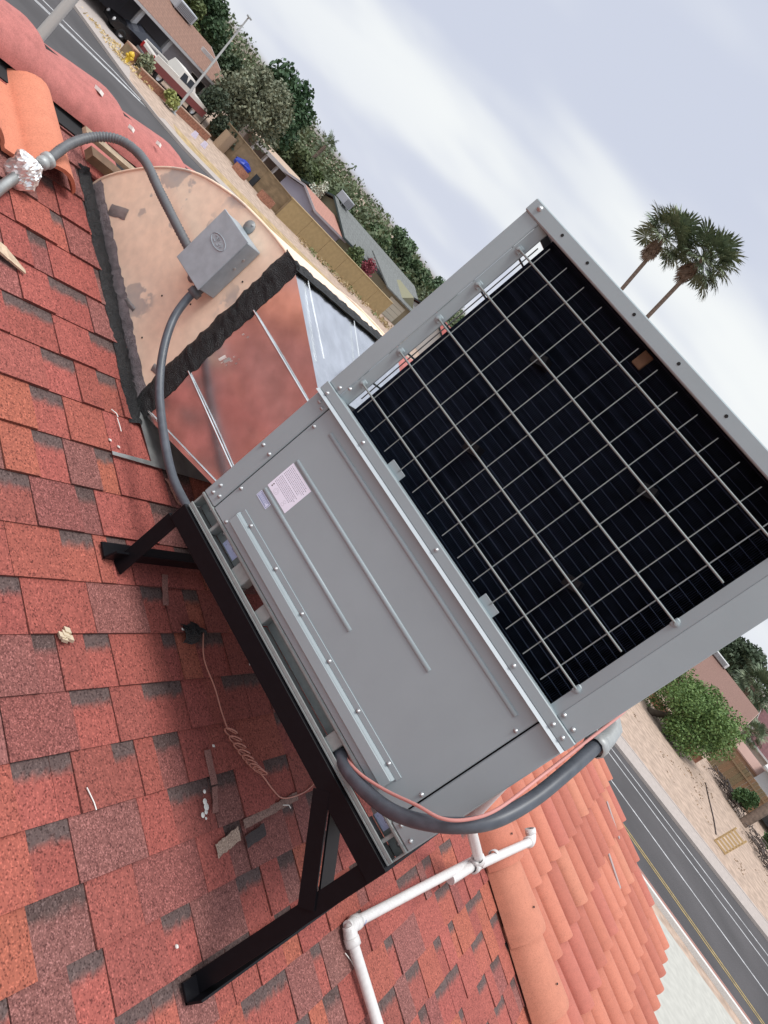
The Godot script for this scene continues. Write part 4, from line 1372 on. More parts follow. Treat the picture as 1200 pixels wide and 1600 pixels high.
func shrub(called: String, label: String, at: Vector3, r: Vector3, col: Color, per := 160, size := 0.16, group := "") -> void:
	leaf_material()
	var t := thing(called, label, "shrub", at, group)
	var clumps := []
	for i in 7:
		var d := Vector3(rng.randfn(), absf(rng.randfn()), rng.randfn()).normalized()
		clumps.append([at + Vector3(0, r.y * 0.55, 0) + d * r * 0.55, r * 0.5, 1.0])
	var st := ST(true)
	tube(st, [at, at + Vector3(0.02, r.y * 0.8, 0.02)], [0.05, 0.02], 5)
	part(t, "stem", st, M.bark)
	part_mesh(t, "foliage", crown_mesh(clumps, per, size, col), M.leaf)

# one fan frond: a stalk along +z and a hand of blades drooping at the tips
func frond_mesh(stalk: float, fan: float, sd: int, blades := 18) -> ArrayMesh:
	var r := RandomNumberGenerator.new()
	r.seed = sd
	var V := PackedVector3Array()
	var C := PackedColorArray()
	var put := func(a: Vector3, b: Vector3, c: Vector3, col: Color):
		for x in [a, b, c]:
			V.append(x); C.append(col)
	var green := Color(1, 1, 1)
	put.call(Vector3(-0.025, 0, 0), Vector3(0.025, 0, 0), Vector3(0.02, 0, stalk), green)
	put.call(Vector3(-0.025, 0, 0), Vector3(0.02, 0, stalk), Vector3(-0.02, 0, stalk), green)
	put.call(Vector3(0, -0.025, 0), Vector3(0, 0.025, 0), Vector3(0, 0.02, stalk), green)
	var c := Vector3(0, 0, stalk)
	for i in blades:
		var a := lerpf(-2.0, 2.0, float(i) / (blades - 1)) + r.randf_range(-0.06, 0.06)
		var d := Vector3(sin(a), 0.06 * sin(i * 2.3), cos(a))
		var L := fan * (1.0 - 0.16 * absf(a)) * r.randf_range(0.85, 1.1)
		var sd2 := Vector3(cos(a), 0, -sin(a)) * fan * 0.058
		var m := c + d * L * 0.55
		var drop := r.randf_range(0.25, 0.6)
		var e := c + d * L * 0.86 + Vector3(0, -fan * 0.14 * drop * 2.0, 0)
		var tone := r.randf_range(0.75, 1.25)
		var col := Color(tone, tone, tone)
		put.call(c, m + sd2, m - sd2, col)
		put.call(m + sd2, e, m - sd2, col)
		put.call(m + sd2 * 0.7, e + sd2 + Vector3(0, -fan * 0.12, 0), m, col)
	return mesh_from(V, C)

func palm(label: String, foot: Vector3, head: Vector3, fan: float, n: int, skirt: float, group: String, tw := 0.22, live := Color(0.135, 0.18, 0.105)) -> void:
	leaf_material()
	if not M.has("frond"):
		M.frond = []
		for i in 3:
			M.frond.append(frond_mesh(1.0, 1.0, 90 + i))
		M.frond_live = mat(live, 0.6, 0.0, null, 1.0, true)
		M.frond_live.cull_mode = BaseMaterial3D.CULL_DISABLED
		M.frond_pale = mat(Color(0.21, 0.25, 0.15), 0.6, 0.0, null, 1.0, true)
		M.frond_pale.cull_mode = BaseMaterial3D.CULL_DISABLED
		M.frond_dead = mat(Color(0.27, 0.19, 0.145), 0.9, 0.0, null, 1.0, true)
		M.frond_dead.cull_mode = BaseMaterial3D.CULL_DISABLED
		M.palm_bark = mat(Color(0.27, 0.20, 0.16), 0.95, 0.0, M.blot, 1.5)
	var t := thing("palm_tree", label, "palm", foot, group)
	var st := ST(true)
	var bend := foot.lerp(head, 0.5) + Vector3((head.x - foot.x) * -0.12, 0, (head.z - foot.z) * -0.12)
	tube(st, spline([foot, bend, head], 8), tw, 9)
	part(t, "trunk", st, M.palm_bark)
	for i in n:
		var az := i * 2.39996 + rng.randf_range(-0.2, 0.2)
		var el := lerpf(1.35, -0.55, pow(float(i) / n, 0.8)) + rng.randf_range(-0.12, 0.12)
		var s := fan * rng.randf_range(0.85, 1.12)
		var o := part_mesh(t, "frond", M.frond[i % 3], M.frond_pale if rng.randf() < 0.3 else M.frond_live)
		var b := Basis(Vector3.UP, az) * Basis(Vector3.RIGHT, -el) * Basis(Vector3.BACK, rng.randf_range(-0.5, 0.5))
		o.transform = Transform3D(b.scaled_local(Vector3.ONE * s * 0.52), head - foot + Vector3(0, rng.randf_range(-0.15, 0.2), 0))
	if skirt > 0.0:
		for i in 34:
			var az := i * 2.39996
			var f := float(i) / 34.0
			var o := part_mesh(t, "dead_frond", M.frond[i % 3], M.frond_dead)
			var el := -1.12 - 0.30 * rng.randf()
			var b := Basis(Vector3.UP, az) * Basis(Vector3.RIGHT, -el) * Basis(Vector3.BACK, rng.randf_range(-0.6, 0.6))
			o.transform = Transform3D(b.scaled_local(Vector3(0.25, 0.25, 0.27) * fan * rng.randf_range(0.8, 1.15)), head - foot - (head - bend).normalized() * skirt * f * 0.55)

# gabled house in its own axes: x along the ridge, z to the front, y = 0 the ground
func gable_roof(h: Node3D, x0: float, x1: float, zf: float, zb: float, eave: float, ridge: float, m: Material, trim: Material, called := "roof") -> MeshInstance3D:
	var zm := (zf + zb) * 0.5
	var st := ST()
	for z in [zf, zb]:
		hexa(st, [Vector3(x0, eave, z), Vector3(x1, eave, z), Vector3(x1, ridge, zm), Vector3(x0, ridge, zm), Vector3(x0, eave + 0.12, z), Vector3(x1, eave + 0.12, z), Vector3(x1, ridge + 0.12, zm), Vector3(x0, ridge + 0.12, zm)])
	var r := part(h, called, st, m)
	for z in [[zf, 0.03], [zb, -0.03]]:
		st = ST()
		box(st, Vector3(x0, eave - 0.06, z[0]), Vector3(x1, eave + 0.10, z[0] + z[1]))
		part(r, "fascia", st, trim)
	for x in [[x0, -0.035], [x1, 0.035]]:
		for z in [zf, zb]:
			st = ST()
			hexa(st, [Vector3(x[0], eave - 0.05, z), Vector3(x[0] + x[1], eave - 0.05, z), Vector3(x[0] + x[1], ridge - 0.05, zm), Vector3(x[0], ridge - 0.05, zm), Vector3(x[0], eave + 0.125, z), Vector3(x[0] + x[1], eave + 0.125, z), Vector3(x[0] + x[1], ridge + 0.125, zm), Vector3(x[0], ridge + 0.125, zm)])
			part(r, "barge_board", st, trim)
	return r

func gable_walls(h: Node3D, x0: float, x1: float, zf: float, zb: float, eave: float, ridge: float, m: Material) -> MeshInstance3D:
	var st := ST()
	slab(st, PackedVector2Array([Vector2(zf, 0), Vector2(zf, eave), Vector2((zf + zb) * 0.5, ridge), Vector2(zb, eave), Vector2(zb, 0)]), Vector3(x0, 0, 0), Vector3(0, 0, 1), Vector3.UP, Vector3(x1 - x0, 0, 0))
	return part(h, "wall", st, m)

func window(parent: Node, x: float, y: float, z: float, w: float, hh: float, frame: Material) -> void:
	var st := ST()
	for q in [[Vector3(x - w * 0.5 - 0.06, y - 0.06, z), Vector3(x - w * 0.5, y + hh + 0.06, z + 0.05)], [Vector3(x + w * 0.5, y - 0.06, z), Vector3(x + w * 0.5 + 0.06, y + hh + 0.06, z + 0.05)], [Vector3(x - w * 0.5, y - 0.06, z), Vector3(x + w * 0.5, y, z + 0.05)], [Vector3(x - w * 0.5, y + hh, z), Vector3(x + w * 0.5, y + hh + 0.06, z + 0.05)], [Vector3(x - 0.025, y, z), Vector3(x + 0.025, y + hh, z + 0.035)]]:
		box(st, q[0], q[1])
	var f := part(parent, "window", st, frame)
	st = ST()
	box(st, Vector3(x - w * 0.5, y, z + 0.005), Vector3(x + w * 0.5, y + hh, z + 0.015))
	part(f, "pane", st, M.glass)

func cooler(called: String, label: String, at: Vector3, turn: float, s: Vector3, c: Material) -> void:
	var t := local_thing(called, label, "rooftop cooler", at, turn)
	var st := ST()
	cbox(st, Vector3(-s.x, 0.12, -s.z) * 0.5 + Vector3(0, 0.06, 0), Vector3(s.x, 0, s.z) * 0.5 + Vector3(0, s.y, 0), 0.04)
	part(t, "cabinet", st, c)
	st = ST()
	for k in 5:
		obox(st, Vector3(0, s.y * (0.3 + k * 0.13), s.z * 0.5 + 0.01), Vector3(s.x * 0.4, 0, 0), Vector3(0, s.y * 0.035, 0.01), Vector3(0, 0, 0.008))
	part(t, "louvre", st, shape_mat(0.28, 0.28, 0.29))
	st = ST()
	for x in [-0.4, 0.4]:
		for z in [-0.4, 0.4]:
			box(st, Vector3(x * s.x - 0.03, -0.25, z * s.z - 0.03), Vector3(x * s.x + 0.03, 0.13, z * s.z + 0.03))
	part(t, "feet", st, shape_mat(0.3, 0.3, 0.3))

func wheel(parent: Node, c: Vector3, r: float, axis: Vector3) -> void:
	var st := ST(true)
	lathe(st, [Vector2(r * 0.55, -0.10), Vector2(r * 0.95, -0.10), Vector2(r, -0.06), Vector2(r, 0.06), Vector2(r * 0.95, 0.10), Vector2(r * 0.55, 0.10)], c, axis, 16)
	var w := part(parent, "wheel", st, mat(Color(0.012, 0.012, 0.012), 0.9))
	st = ST(true)
	lathe(st, [Vector2(0.0001, 0.03), Vector2(r * 0.3, 0.05), Vector2(r * 0.56, 0.085)], c, axis, 12)
	part(w, "rim", st, mat(Color(0.5, 0.5, 0.5), 0.3, 0.8))

func build_truck(at: Vector3, turn: float) -> void:
	# x runs from the tail (-) to the nose (+), z across
	var t := local_thing("pickup_truck", "old white and maroon pickup truck parked in front of the brown roofed house", "pickup truck", at, turn)
	t.scale = Vector3(1.0, 1.14, 1.0)
	var white := mat(Color(0.72, 0.69, 0.64), 0.35)
	var maroon := mat(Color(0.20, 0.055, 0.055), 0.35)
	M.glass = mat(Color(0.02, 0.023, 0.028), 0.08)
	var W := 0.86
	var st := ST()
	var body := PackedVector2Array([Vector2(-2.55, 0.62), Vector2(-2.60, 0.95), Vector2(-2.55, 1.05), Vector2(2.0, 1.03), Vector2(2.45, 0.98), Vector2(2.55, 0.88), Vector2(2.55, 0.62)])
	slab(st, body, Vector3(0, 0, -W), Vector3.RIGHT, Vector3.UP, Vector3(0, 0, 2 * W))
	part(t, "body", st, white)
	st = ST()
	slab(st, PackedVector2Array([Vector2(-2.56, 0.45), Vector2(-2.58, 0.84), Vector2(2.57, 0.82), Vector2(2.57, 0.45)]), Vector3(0, 0, -W - 0.012), Vector3.RIGHT, Vector3.UP, Vector3(0, 0, 2 * W + 0.024))
	part(t, "side_band", st, maroon)
	st = ST()
	box(st, Vector3(-2.50, 1.052, -W + 0.08), Vector3(-0.62, 1.056, W - 0.08))
	part(t, "bed", st, mat(Color(0.06, 0.05, 0.05), 0.8))
	for z in [-1, 1]:
		st = ST()
		cbox(st, Vector3(-2.56, 1.03, z * (W - 0.08)), Vector3(-0.6, 1.16, z * W), 0.02)
		part(t, "bed_rail", st, white)
	st = ST()
	hexa(st, [Vector3(-0.60, 1.04, -W), Vector3(1.12, 1.03, -W), Vector3(1.12, 1.03, W), Vector3(-0.60, 1.04, W), Vector3(-0.50, 1.58, -W * 0.84), Vector3(0.52, 1.58, -W * 0.84), Vector3(0.52, 1.58, W * 0.84), Vector3(-0.50, 1.58, W * 0.84)])
	var cab := part(t, "cab", st, white)
	for z in [-1, 1]:
		for q in [[-0.50, 0.02], [0.10, 0.66]]:
			st = ST()
			hexa(st, [Vector3(q[0], 1.10, z * (W + 0.004)), Vector3(q[1] + 0.10, 1.10, z * (W + 0.004)), Vector3(q[1] + 0.10, 1.10, z * (W - 0.03)), Vector3(q[0], 1.10, z * (W - 0.03)), Vector3(q[0] + 0.05, 1.49, z * (W * 0.87)), Vector3(q[1] - 0.10, 1.49, z * (W * 0.87)), Vector3(q[1] - 0.10, 1.49, z * (W * 0.83)), Vector3(q[0] + 0.05, 1.49, z * (W * 0.83))])
			part(cab, "side_window", st, M.glass)
	st = ST()
	hexa(st, [Vector3(1.06, 1.09, -W * 0.9), Vector3(1.06, 1.09, W * 0.9), Vector3(1.09, 1.09, W * 0.9), Vector3(1.09, 1.09, -W * 0.9), Vector3(0.585, 1.52, -W * 0.78), Vector3(0.585, 1.52, W * 0.78), Vector3(0.615, 1.52, W * 0.78), Vector3(0.615, 1.52, -W * 0.78)])
	part(cab, "windscreen", st, M.glass)
	for z in [-1, 1]:
		st = ST()
		cbox(st, Vector3(-2.63, 0.70, z * (W - 0.22)), Vector3(-2.58, 0.98, z * (W - 0.02)), 0.01)
		part(t, "tail_light", st, mat(Color(0.35, 0.02, 0.02), 0.3))
		st = ST()
		cbox(st, Vector3(2.54, 0.70, z * (W - 0.32)), Vector3(2.60, 0.86, z * (W - 0.06)), 0.01)
		part(t, "headlight", st, mat(Color(0.7, 0.7, 0.68), 0.15))
		wheel(t, Vector3(-1.55, 0.35, z * (W - 0.10)), 0.35, Vector3(0, 0, z))
		wheel(t, Vector3(1.72, 0.35, z * (W - 0.10)), 0.35, Vector3(0, 0, z))
	for x in [-2.66, 2.64]:
		st = ST()
		cbox(st, Vector3(x - 0.06, 0.46, -W), Vector3(x + 0.06, 0.60, W), 0.02)
		part(t, "bumper", st, mat(Color(0.4, 0.4, 0.4), 0.25, 0.8))

func build_car(at: Vector3, turn: float) -> void:
	var t := local_thing("black_car", "black car with its nose toward the street under the open carport", "car", at, turn)
	var paint := mat(Color(0.012, 0.012, 0.014), 0.2)
	var st := ST()
	slab(st, PackedVector2Array([Vector2(-2.1, 0.30), Vector2(-2.15, 0.85), Vector2(-1.2, 0.92), Vector2(1.0, 0.92), Vector2(2.0, 0.78), Vector2(2.15, 0.5), Vector2(2.1, 0.30)]), Vector3(0, 0, -0.85), Vector3.RIGHT, Vector3.UP, Vector3(0, 0, 1.7))
	part(t, "body", st, paint)
	st = ST()
	hexa(st, [Vector3(-1.7, 0.90, -0.80), Vector3(1.05, 0.90, -0.80), Vector3(1.05, 0.90, 0.80), Vector3(-1.7, 0.90, 0.80), Vector3(-1.1, 1.42, -0.62), Vector3(0.25, 1.42, -0.62), Vector3(0.25, 1.42, 0.62), Vector3(-1.1, 1.42, 0.62)])
	part(t, "cabin", st, mat(Color(0.05, 0.055, 0.07), 0.1))
	st = ST()
	cbox(st, Vector3(-1.05, 1.42, -0.62), Vector3(0.2, 1.45, 0.62), 0.02)
	part(t, "roof_panel", st, paint)
	for z in [-1, 1]:
		st = ST(true)
		lathe(st, [Vector2(0.14, 0.0), Vector2(0.12, 0.05), Vector2(0.0001, 0.07)], Vector3(2.08, 0.62, z * 0.6), Vector3(1, 0.1, 0).normalized(), 10)
		part(t, "headlight", st, mat(Color(0.6, 0.6, 0.6), 0.15))
		wheel(t, Vector3(-1.3, 0.31, z * 0.76), 0.31, Vector3(0, 0, z))
		wheel(t, Vector3(1.35, 0.31, z * 0.76), 0.31, Vector3(0, 0, z))

func crate(called: String, label: String, at: Vector3, turn: float, s: Vector3, m: Material, group := "", cat := "crate") -> void:
	var t := local_thing(called, label, cat, at, turn, group)
	var st := ST()
	for q in [[-1, 0], [1, 0], [0, -1], [0, 1]]:
		var c := Vector3(q[0] * (s.x * 0.5 - 0.02), s.y * 0.5, q[1] * (s.z * 0.5 - 0.02))
		obox(st, c, Vector3(0.02 if q[0] != 0 else s.x * 0.5 - 0.045, 0, 0), Vector3(0, s.y * 0.5, 0), Vector3(0, 0, 0.02 if q[1] != 0 else s.z * 0.5))
	part(t, "side", st, m)
	st = ST()
	box(st, Vector3(-s.x * 0.48, 0.002, -s.z * 0.48), Vector3(s.x * 0.48, 0.03, s.z * 0.48))
	part(t, "bottom", st, m)

func street_lamp(label: String, foot: Vector3, top: Vector3, r: float, arm: Vector3) -> void:
	var t := thing("street_lamp", label, "street lamp", foot)
	var st := ST(true)
	tube(st, [foot, foot.lerp(top, 0.5), top], [r, r * 0.8, r * 0.55], 10)
	part(t, "pole", st, mat(Color(0.50, 0.50, 0.49), 0.5, 0.3))
	st = ST(true)
	lathe(st, [Vector2(r * 2.2, 0.0), Vector2(r * 2.2, 0.04), Vector2(r * 1.1, 0.08)], foot, Vector3.UP, 10)
	part(t, "base_plate", st, M.fitting)
	st = ST(true)
	tube(st, [top - Vector3(0, 0.08, 0), top + arm * 0.6 + Vector3(0, 0.05, 0), top + arm], r * 0.4, 7)
	var a := part(t, "arm", st, M.fitting)
	st = ST()
	cbox(st, top + arm + Vector3(-0.14, -0.06, -0.14), top + arm + Vector3(0.14, 0.05, 0.14), 0.03)
	part(a, "lamp_head", st, M.fitting)

func block_wall(called: String, label: String, a: Vector3, b: Vector3, n: int, h: float, m: Material, cap: Material, thick := 0.2) -> void:
	var t := thing(called, label, "wall", a)
	var d := (b - a) / n
	for i in n:
		var st := ST()
		var p := a + d * i
		bar(st, p + d * 0.006 + Vector3(0, h * 0.5, 0), p + d * 0.994 + Vector3(0, h * 0.5, 0), h, thick, Vector3.UP)
		part(t, "wall_panel", st, m)
	var st := ST()
	bar(st, a + Vector3(0, h * 0.5 - 0.02, 0), b + Vector3(0, h * 0.5 - 0.02, 0), h - 0.06, thick - 0.05, Vector3.UP)
	part(t, "joint", st, M.stucco_brown)
	st = ST()
	bar(st, a + Vector3(0, h + 0.03, 0), b + Vector3(0, h + 0.03, 0), 0.06, thick + 0.05, Vector3.UP)
	part(t, "coping", st, cap)

func build_neighbours() -> void:
	var st: SurfaceTool
	var Q := PI / 2
	rng.seed = 101
	var white_trim := shape_mat(0.62, 0.60, 0.60)
	# --- left: brown roofed house with an open carport
	var h := local_thing("carport_house", "low house with brown shingle roof and open carport across the street", "house", Vector3(-48, G, -34), Q)
	var r := gable_roof(h, -9.0, 7.4, 0.8, -10.5, 2.22, 3.42, mat(Color(0.27, 0.15, 0.11), 0.95, 0.0, M.blot, 1.2), white_trim)
	st = ST()
	box(st, Vector3(1.2, 0, -9.5), Vector3(6.8, 2.25, 0.0))
	box(st, Vector3(-8.6, 0, -9.5), Vector3(1.2, 2.25, -5.6))
	part(h, "wall", st, shape_mat(0.42, 0.41, 0.45))
	for x in [-8.3, -5.4, -1.6, 1.0]:
		st = ST()
		cbox(st, Vector3(x - 0.14, 0, 0.2), Vector3(x + 0.14, 2.22, 0.45), 0.02)
		part(h, "post", st, white_trim)
	window(h, 4.6, 0.8, 0.0, 1.5, 0.9, white_trim)
	st = ST()
	box(st, Vector3(5.0, 2.62, -2.4), Vector3(6.4, 3.25, -2.2))
	part(r, "skylight", st, white_trim)
	cooler("evaporative_cooler", "pale boxy evaporative cooler on the brown shingle roof ridge", Vector3(-52.6, G + 3.35, -37.6), Q, Vector3(1.9, 0.8, 1.2), shape_mat(0.48, 0.50, 0.53))
	build_truck(Vector3(-44.6, G, -34.7), Q)
	build_car(Vector3(-47.0, G, -32.9), PI * 0.5 + PI - 0.15)
	for q in [[-29.8, -32.5, "low brick garden wall between fire hydrant and lamp post"], [-32.9, -36.1, "low brick garden wall ending beside the dark bush"]]:
		block_wall("brick_wall", q[2], Vector3(-40.8, G, q[0]), Vector3(-40.8, G, q[1]), 3, 0.42, M.brick, shape_mat(0.46, 0.30, 0.22), 0.25)
	block_wall("brick_pier", "short square brick pier at the edge of the driveway", Vector3(-42.6, G, -29.7), Vector3(-42.9, G, -30.5), 1, 0.7, M.brick, shape_mat(0.46, 0.30, 0.22), 0.6)
	# hydrant
	var hy := thing("fire_hydrant", "yellow fire hydrant on the dry verge", "fire hydrant", Vector3(-41.1, G, -29.05))
	var ym := mat(Color(0.62, 0.40, 0.02), 0.45)
	st = ST(true)
	lathe(st, [Vector2(0.20, 0.0), Vector2(0.20, 0.06), Vector2(0.14, 0.07), Vector2(0.14, 0.48), Vector2(0.18, 0.50), Vector2(0.18, 0.55), Vector2(0.13, 0.66), Vector2(0.05, 0.72), Vector2(0.0001, 0.76)], Vector3(-41.1, G, -29.05), Vector3.UP, 12)
	part(hy, "barrel", st, ym)
	for d in [Vector3(0, 0, 1), Vector3(0, 0, -1), Vector3(1, 0, 0)]:
		st = ST(true)
		lathe(st, [Vector2(0.08, 0.1), Vector2(0.08, 0.24), Vector2(0.05, 0.26), Vector2(0.0001, 0.26)], Vector3(-41.1, G + 0.40, -29.05), d, 8)
		part(hy, "outlet", st, ym)
	street_lamp("thin grey street lamp standing at the brick garden wall", Vector3(-39.9, G, -32.4), Vector3(-40.9, 5.85, -32.5), 0.085, Vector3(0.35, 0.06, 0.25))
	street_lamp("thick pale lamp pole rising beside the road beyond the ridge tiles", Vector3(-20.9, G, -12.65), Vector3(-20.9, 8.2, -12.65), 0.155, Vector3(-1.6, 0.25, -0.8))
	# rubbish at the wall
	st = ST(false)
	var c0 := Vector3(-41.2, G + 0.42, -40.0)
	var fn := FastNoiseLite.new(); fn.seed = 5; fn.frequency = 1.6
	for i in 8:
		for k in 12:
			var q := []
			for e in [[i, k], [i + 1, k], [i + 1, k + 1], [i, k + 1]]:
				var th: float = PI * e[0] / 8.0
				var ph: float = TAU * (e[1] % 12) / 12.0
				var d := Vector3(sin(th) * cos(ph), cos(th), sin(th) * sin(ph))
				q.append(c0 + d * Vector3(0.5, 0.42, 0.75) * (1.0 + 0.45 * fn.get_noise_3dv(d * 1.5)))
			face(st, q, c0)
	solo("blue_tarp", "crumpled bright blue tarp bundle dumped by the tan wall", "tarp", st, mat(Color(0.015, 0.045, 0.34), 0.5))
	crate("bin", "dark open bin standing beside the blue tarp bundle", Vector3(-40.7, G, -41.2), 0.3, Vector3(0.7, 0.8, 0.7), mat(Color(0.02, 0.025, 0.03), 0.6), "", "bin")
	crate("terracotta_planter", "square terracotta planter before the blue tarp bundle", Vector3(-40.0, G, -39.1), 0.2, Vector3(0.9, 0.5, 0.7), M.brick, "", "planter")
	crate("brick_planter", "long terracotta planter where the tan wall begins", Vector3(-38.6, G, -41.0), 0.0, Vector3(0.6, 0.55, 1.2), M.brick, "", "planter")
	crate("wood_box", "tall pale wooden box leaning behind the blue tarp bundle", Vector3(-42.4, G, -38.7), 0.3, Vector3(0.5, 1.25, 1.0), shape_mat(0.42, 0.30, 0.20), "", "box")
	for q in [[-38.4, -33.2, "small blank white yard sign before the brick garden wall"], [-38.1, -33.9, "small blank white yard sign, the one nearer the kerb"]]:
		st = ST()
		hexa(st, [Vector3(q[0] - 0.05, G, q[1] - 0.2), Vector3(q[0] + 0.05, G, q[1] - 0.2), Vector3(q[0] + 0.05, G, q[1] + 0.2), Vector3(q[0] - 0.05, G, q[1] + 0.2), Vector3(q[0] - 0.05, G + 0.35, q[1] - 0.15), Vector3(q[0] + 0.0, G + 0.35, q[1] - 0.15), Vector3(q[0] + 0.0, G + 0.35, q[1] + 0.15), Vector3(q[0] - 0.05, G + 0.35, q[1] + 0.15)])
		solo("yard_sign", q[2], "sign", st, shape_mat(0.75, 0.7, 0.85), "yard signs at the kerb")
	block_wall("brown_wall", "stained dark brown block wall behind the dumped rubbish", Vector3(-44.0, G, -38.3), Vector3(-38.6, G, -42.6), 3, 1.55, M.stucco_brown, M.stucco_brown)
	block_wall("tan_wall", "long tan stucco block wall along the side street", Vector3(-38.2, G, -42.2), Vector3(-36.4, G, -57.6), 6, 1.62, M.stucco_tan, shape_mat(0.50, 0.37, 0.20))
	# dry tufts and green weeds on the verge
	leaf_material()
	var V := PackedVector3Array()
	var C := PackedColorArray()
	for i in 46:
		var f := rng.randf()
		var p := Vector3(lerpf(-36.6, -34.4, f) + rng.randf_range(-0.8, 0.5), G + 0.15, lerpf(-44.0, -60.0, f))
		leaf_mass(V, C, p, Vector3(0.5, 0.22, 0.6), 22, 0.10, Color(0.27, 0.205, 0.115) if rng.randf() < 0.75 else Color(0.10, 0.13, 0.05), 0.3, 2.4)
	for i in 26:
		leaf_mass(V, C, Vector3(rng.randf_range(-44.0, -40.2), G + 0.1, rng.randf_range(-27.6, -30.5)), Vector3(0.6, 0.05, 0.6), 12, 0.09, Color(0.42, 0.32, 0.16), 0.3, 2.4)
	var dg := part_mesh(self, numbered("dry_grass"), mesh_from(V, C), M.leaf)
	describe(dg, "dry yellow grass and weeds along the street verge", "grass")
	dg.set_meta("kind", "stuff")
	# porch house
	h = local_thing("porch_house", "white posted porch with pale roof behind the tan wall", "house", Vector3(-47.8, G, -48.9), Q)
	st = ST()
	hexa(st, [Vector3(-3.8, 1.72, 0.7), Vector3(3.6, 1.72, 0.7), Vector3(3.6, 2.0, -0.7), Vector3(-3.8, 2.0, -0.7), Vector3(-3.8, 1.84, 0.7), Vector3(3.6, 1.84, 0.7), Vector3(3.6, 2.12, -0.7), Vector3(-3.8, 2.12, -0.7)])
	part(h, "roof", st, shape_mat(0.50, 0.37, 0.28))
	st = ST()
	box(st, Vector3(-3.8, 1.60, 0.70), Vector3(3.6, 1.90, 0.76))
	part(h, "beam", st, white_trim)
	for x in [-3.5, -1.9, -0.3, 1.3, 2.9]:
		st = ST()
		box(st, Vector3(x - 0.09, 0, 0.4), Vector3(x + 0.09, 1.75, 0.6))
		part(h, "post", st, white_trim)
	st = ST()
	box(st, Vector3(-3.7, 0, -2.0), Vector3(3.5, 1.9, -0.7))
	part(h, "wall", st, shape_mat(0.30, 0.25, 0.22))
	# low pink roofed shed
	h = local_thing("pink_roof_shed", "low lavender shed with pink shingle roof behind the tan wall", "shed", Vector3(-42.6, G, -51.2), Q + 0.1)
	gable_roof(h, -3.0, 3.2, 1.0, -3.6, 1.78, 2.38, mat(Color(0.46, 0.23, 0.18), 0.95, 0.0, M.blot, 1.4), shape_mat(0.45, 0.42, 0.46))
	gable_walls(h, -2.8, 3.0, 0.6, -3.2, 1.78, 2.3, shape_mat(0.36, 0.35, 0.44))
	# grey roofed house with an olive gable
	h = local_thing("olive_gable_house", "grey roofed house with olive gable end and pale blue trim", "house", Vector3(-45.6, G, -53.6), Q)
	var blue := shape_mat(0.32, 0.42, 0.52)
	gable_roof(h, 0.0, 19.0, 3.9, -3.9, 1.95, 3.40, mat(Color(0.185, 0.195, 0.19), 0.95, 0.0, M.blot, 1.0), shape_mat(0.045, 0.07, 0.07))
	gable_walls(h, 0.35, 18.6, 3.4, -3.4, 1.98, 3.22, shape_mat(0.20, 0.205, 0.135))
	st = ST()
	box(st, Vector3(0.31, 1.55, -3.4), Vector3(0.349, 1.98, 3.4))
	part(h, "frieze", st, blue)
	for z in [-1.8, 0.2, 1.6]:
		st = ST()
		box(st, Vector3(0.29, 1.60, z - 0.5), Vector3(0.309, 1.86, z + 0.5))
		part(h, "vent", st, mat(Color(0.03, 0.04, 0.045), 0.5))
	for x in [4.2, 8.0, 11.5]:
		window(h, x, 0.95, 3.4, 1.4, 0.75, blue)
	cooler("roof_air_conditioner", "grey box air conditioner on the ridge of the grey roof", Vector3(-45.6, G + 3.45, -55.0), Q, Vector3(1.3, 0.85, 1.1), shape_mat(0.42, 0.43, 0.47))
	# garage beyond the tan wall
	h = local_thing("garage", "olive garage with cream roller door at the end of the tan wall", "garage", Vector3(-40.0, G, -62.2), Q)
	st = ST()
	box(st, Vector3(-3.6, 0, -4.0), Vector3(3.4, 2.05, 1.2))
	part(h, "wall", st, shape_mat(0.25, 0.215, 0.14))
	st = ST()
	hexa(st, [Vector3(-4.0, 2.02, 1.7), Vector3(3.8, 2.02, 1.7), Vector3(3.8, 2.9, -2.2), Vector3(-4.0, 2.9, -2.2), Vector3(-4.0, 2.14, 1.7), Vector3(3.8, 2.14, 1.7), Vector3(3.8, 3.02, -2.2), Vector3(-4.0, 3.02, -2.2)])
	part(h, "roof", st, mat(Color(0.185, 0.195, 0.19), 0.95, 0.0, M.blot, 1.0))
	st = ST()
	slab(st, PackedVector2Array([Vector2(-0.2, 2.2), Vector2(2.9, 2.2), Vector2(1.35, 3.1)]), Vector3(0, 0, 1.0), Vector3.RIGHT, Vector3.UP, Vector3(0, 0, -2.5))
	part(h, "gablet", st, shape_mat(0.24, 0.23, 0.15))
	var door := Node3D.new()
	door.name = "garage_door"
	h.add_child(door)
	for k in 4:
		st = ST()
		cbox(st, Vector3(-1.75, 0.02 + k * 0.44, 1.21), Vector3(1.55, 0.44 + k * 0.44, 1.26), 0.015)
		part(door, "door_panel", st, shape_mat(0.56, 0.53, 0.44))
	# red roofed house further on
	h = local_thing("red_roof_house", "white house with red tiled roof beyond the garage", "house", Vector3(-38.0, G, -74.0), Q)
	gable_roof(h, -6.0, 8.0, 3.2, -5.6, 2.2, 3.7, mat(Color(0.40, 0.09, 0.075), 0.9, 0.0, M.blot, 1.5), shape_mat(0.03, 0.04, 0.04))
	gable_walls(h, -5.6, 7.6, 2.7, -5.1, 2.2, 3.5, shape_mat(0.62, 0.60, 0.58))
	window(h, 0.0, 0.8, 2.7, 1.6, 1.0, white_trim)
	# shrubs by the wall
	shrub("bougainvillea", "crimson bougainvillea bush showing above the tan wall", Vector3(-39.6, G, -56.0), Vector3(0.7, 1.9, 1.0), Color(0.17, 0.035, 0.05), 200, 0.13)
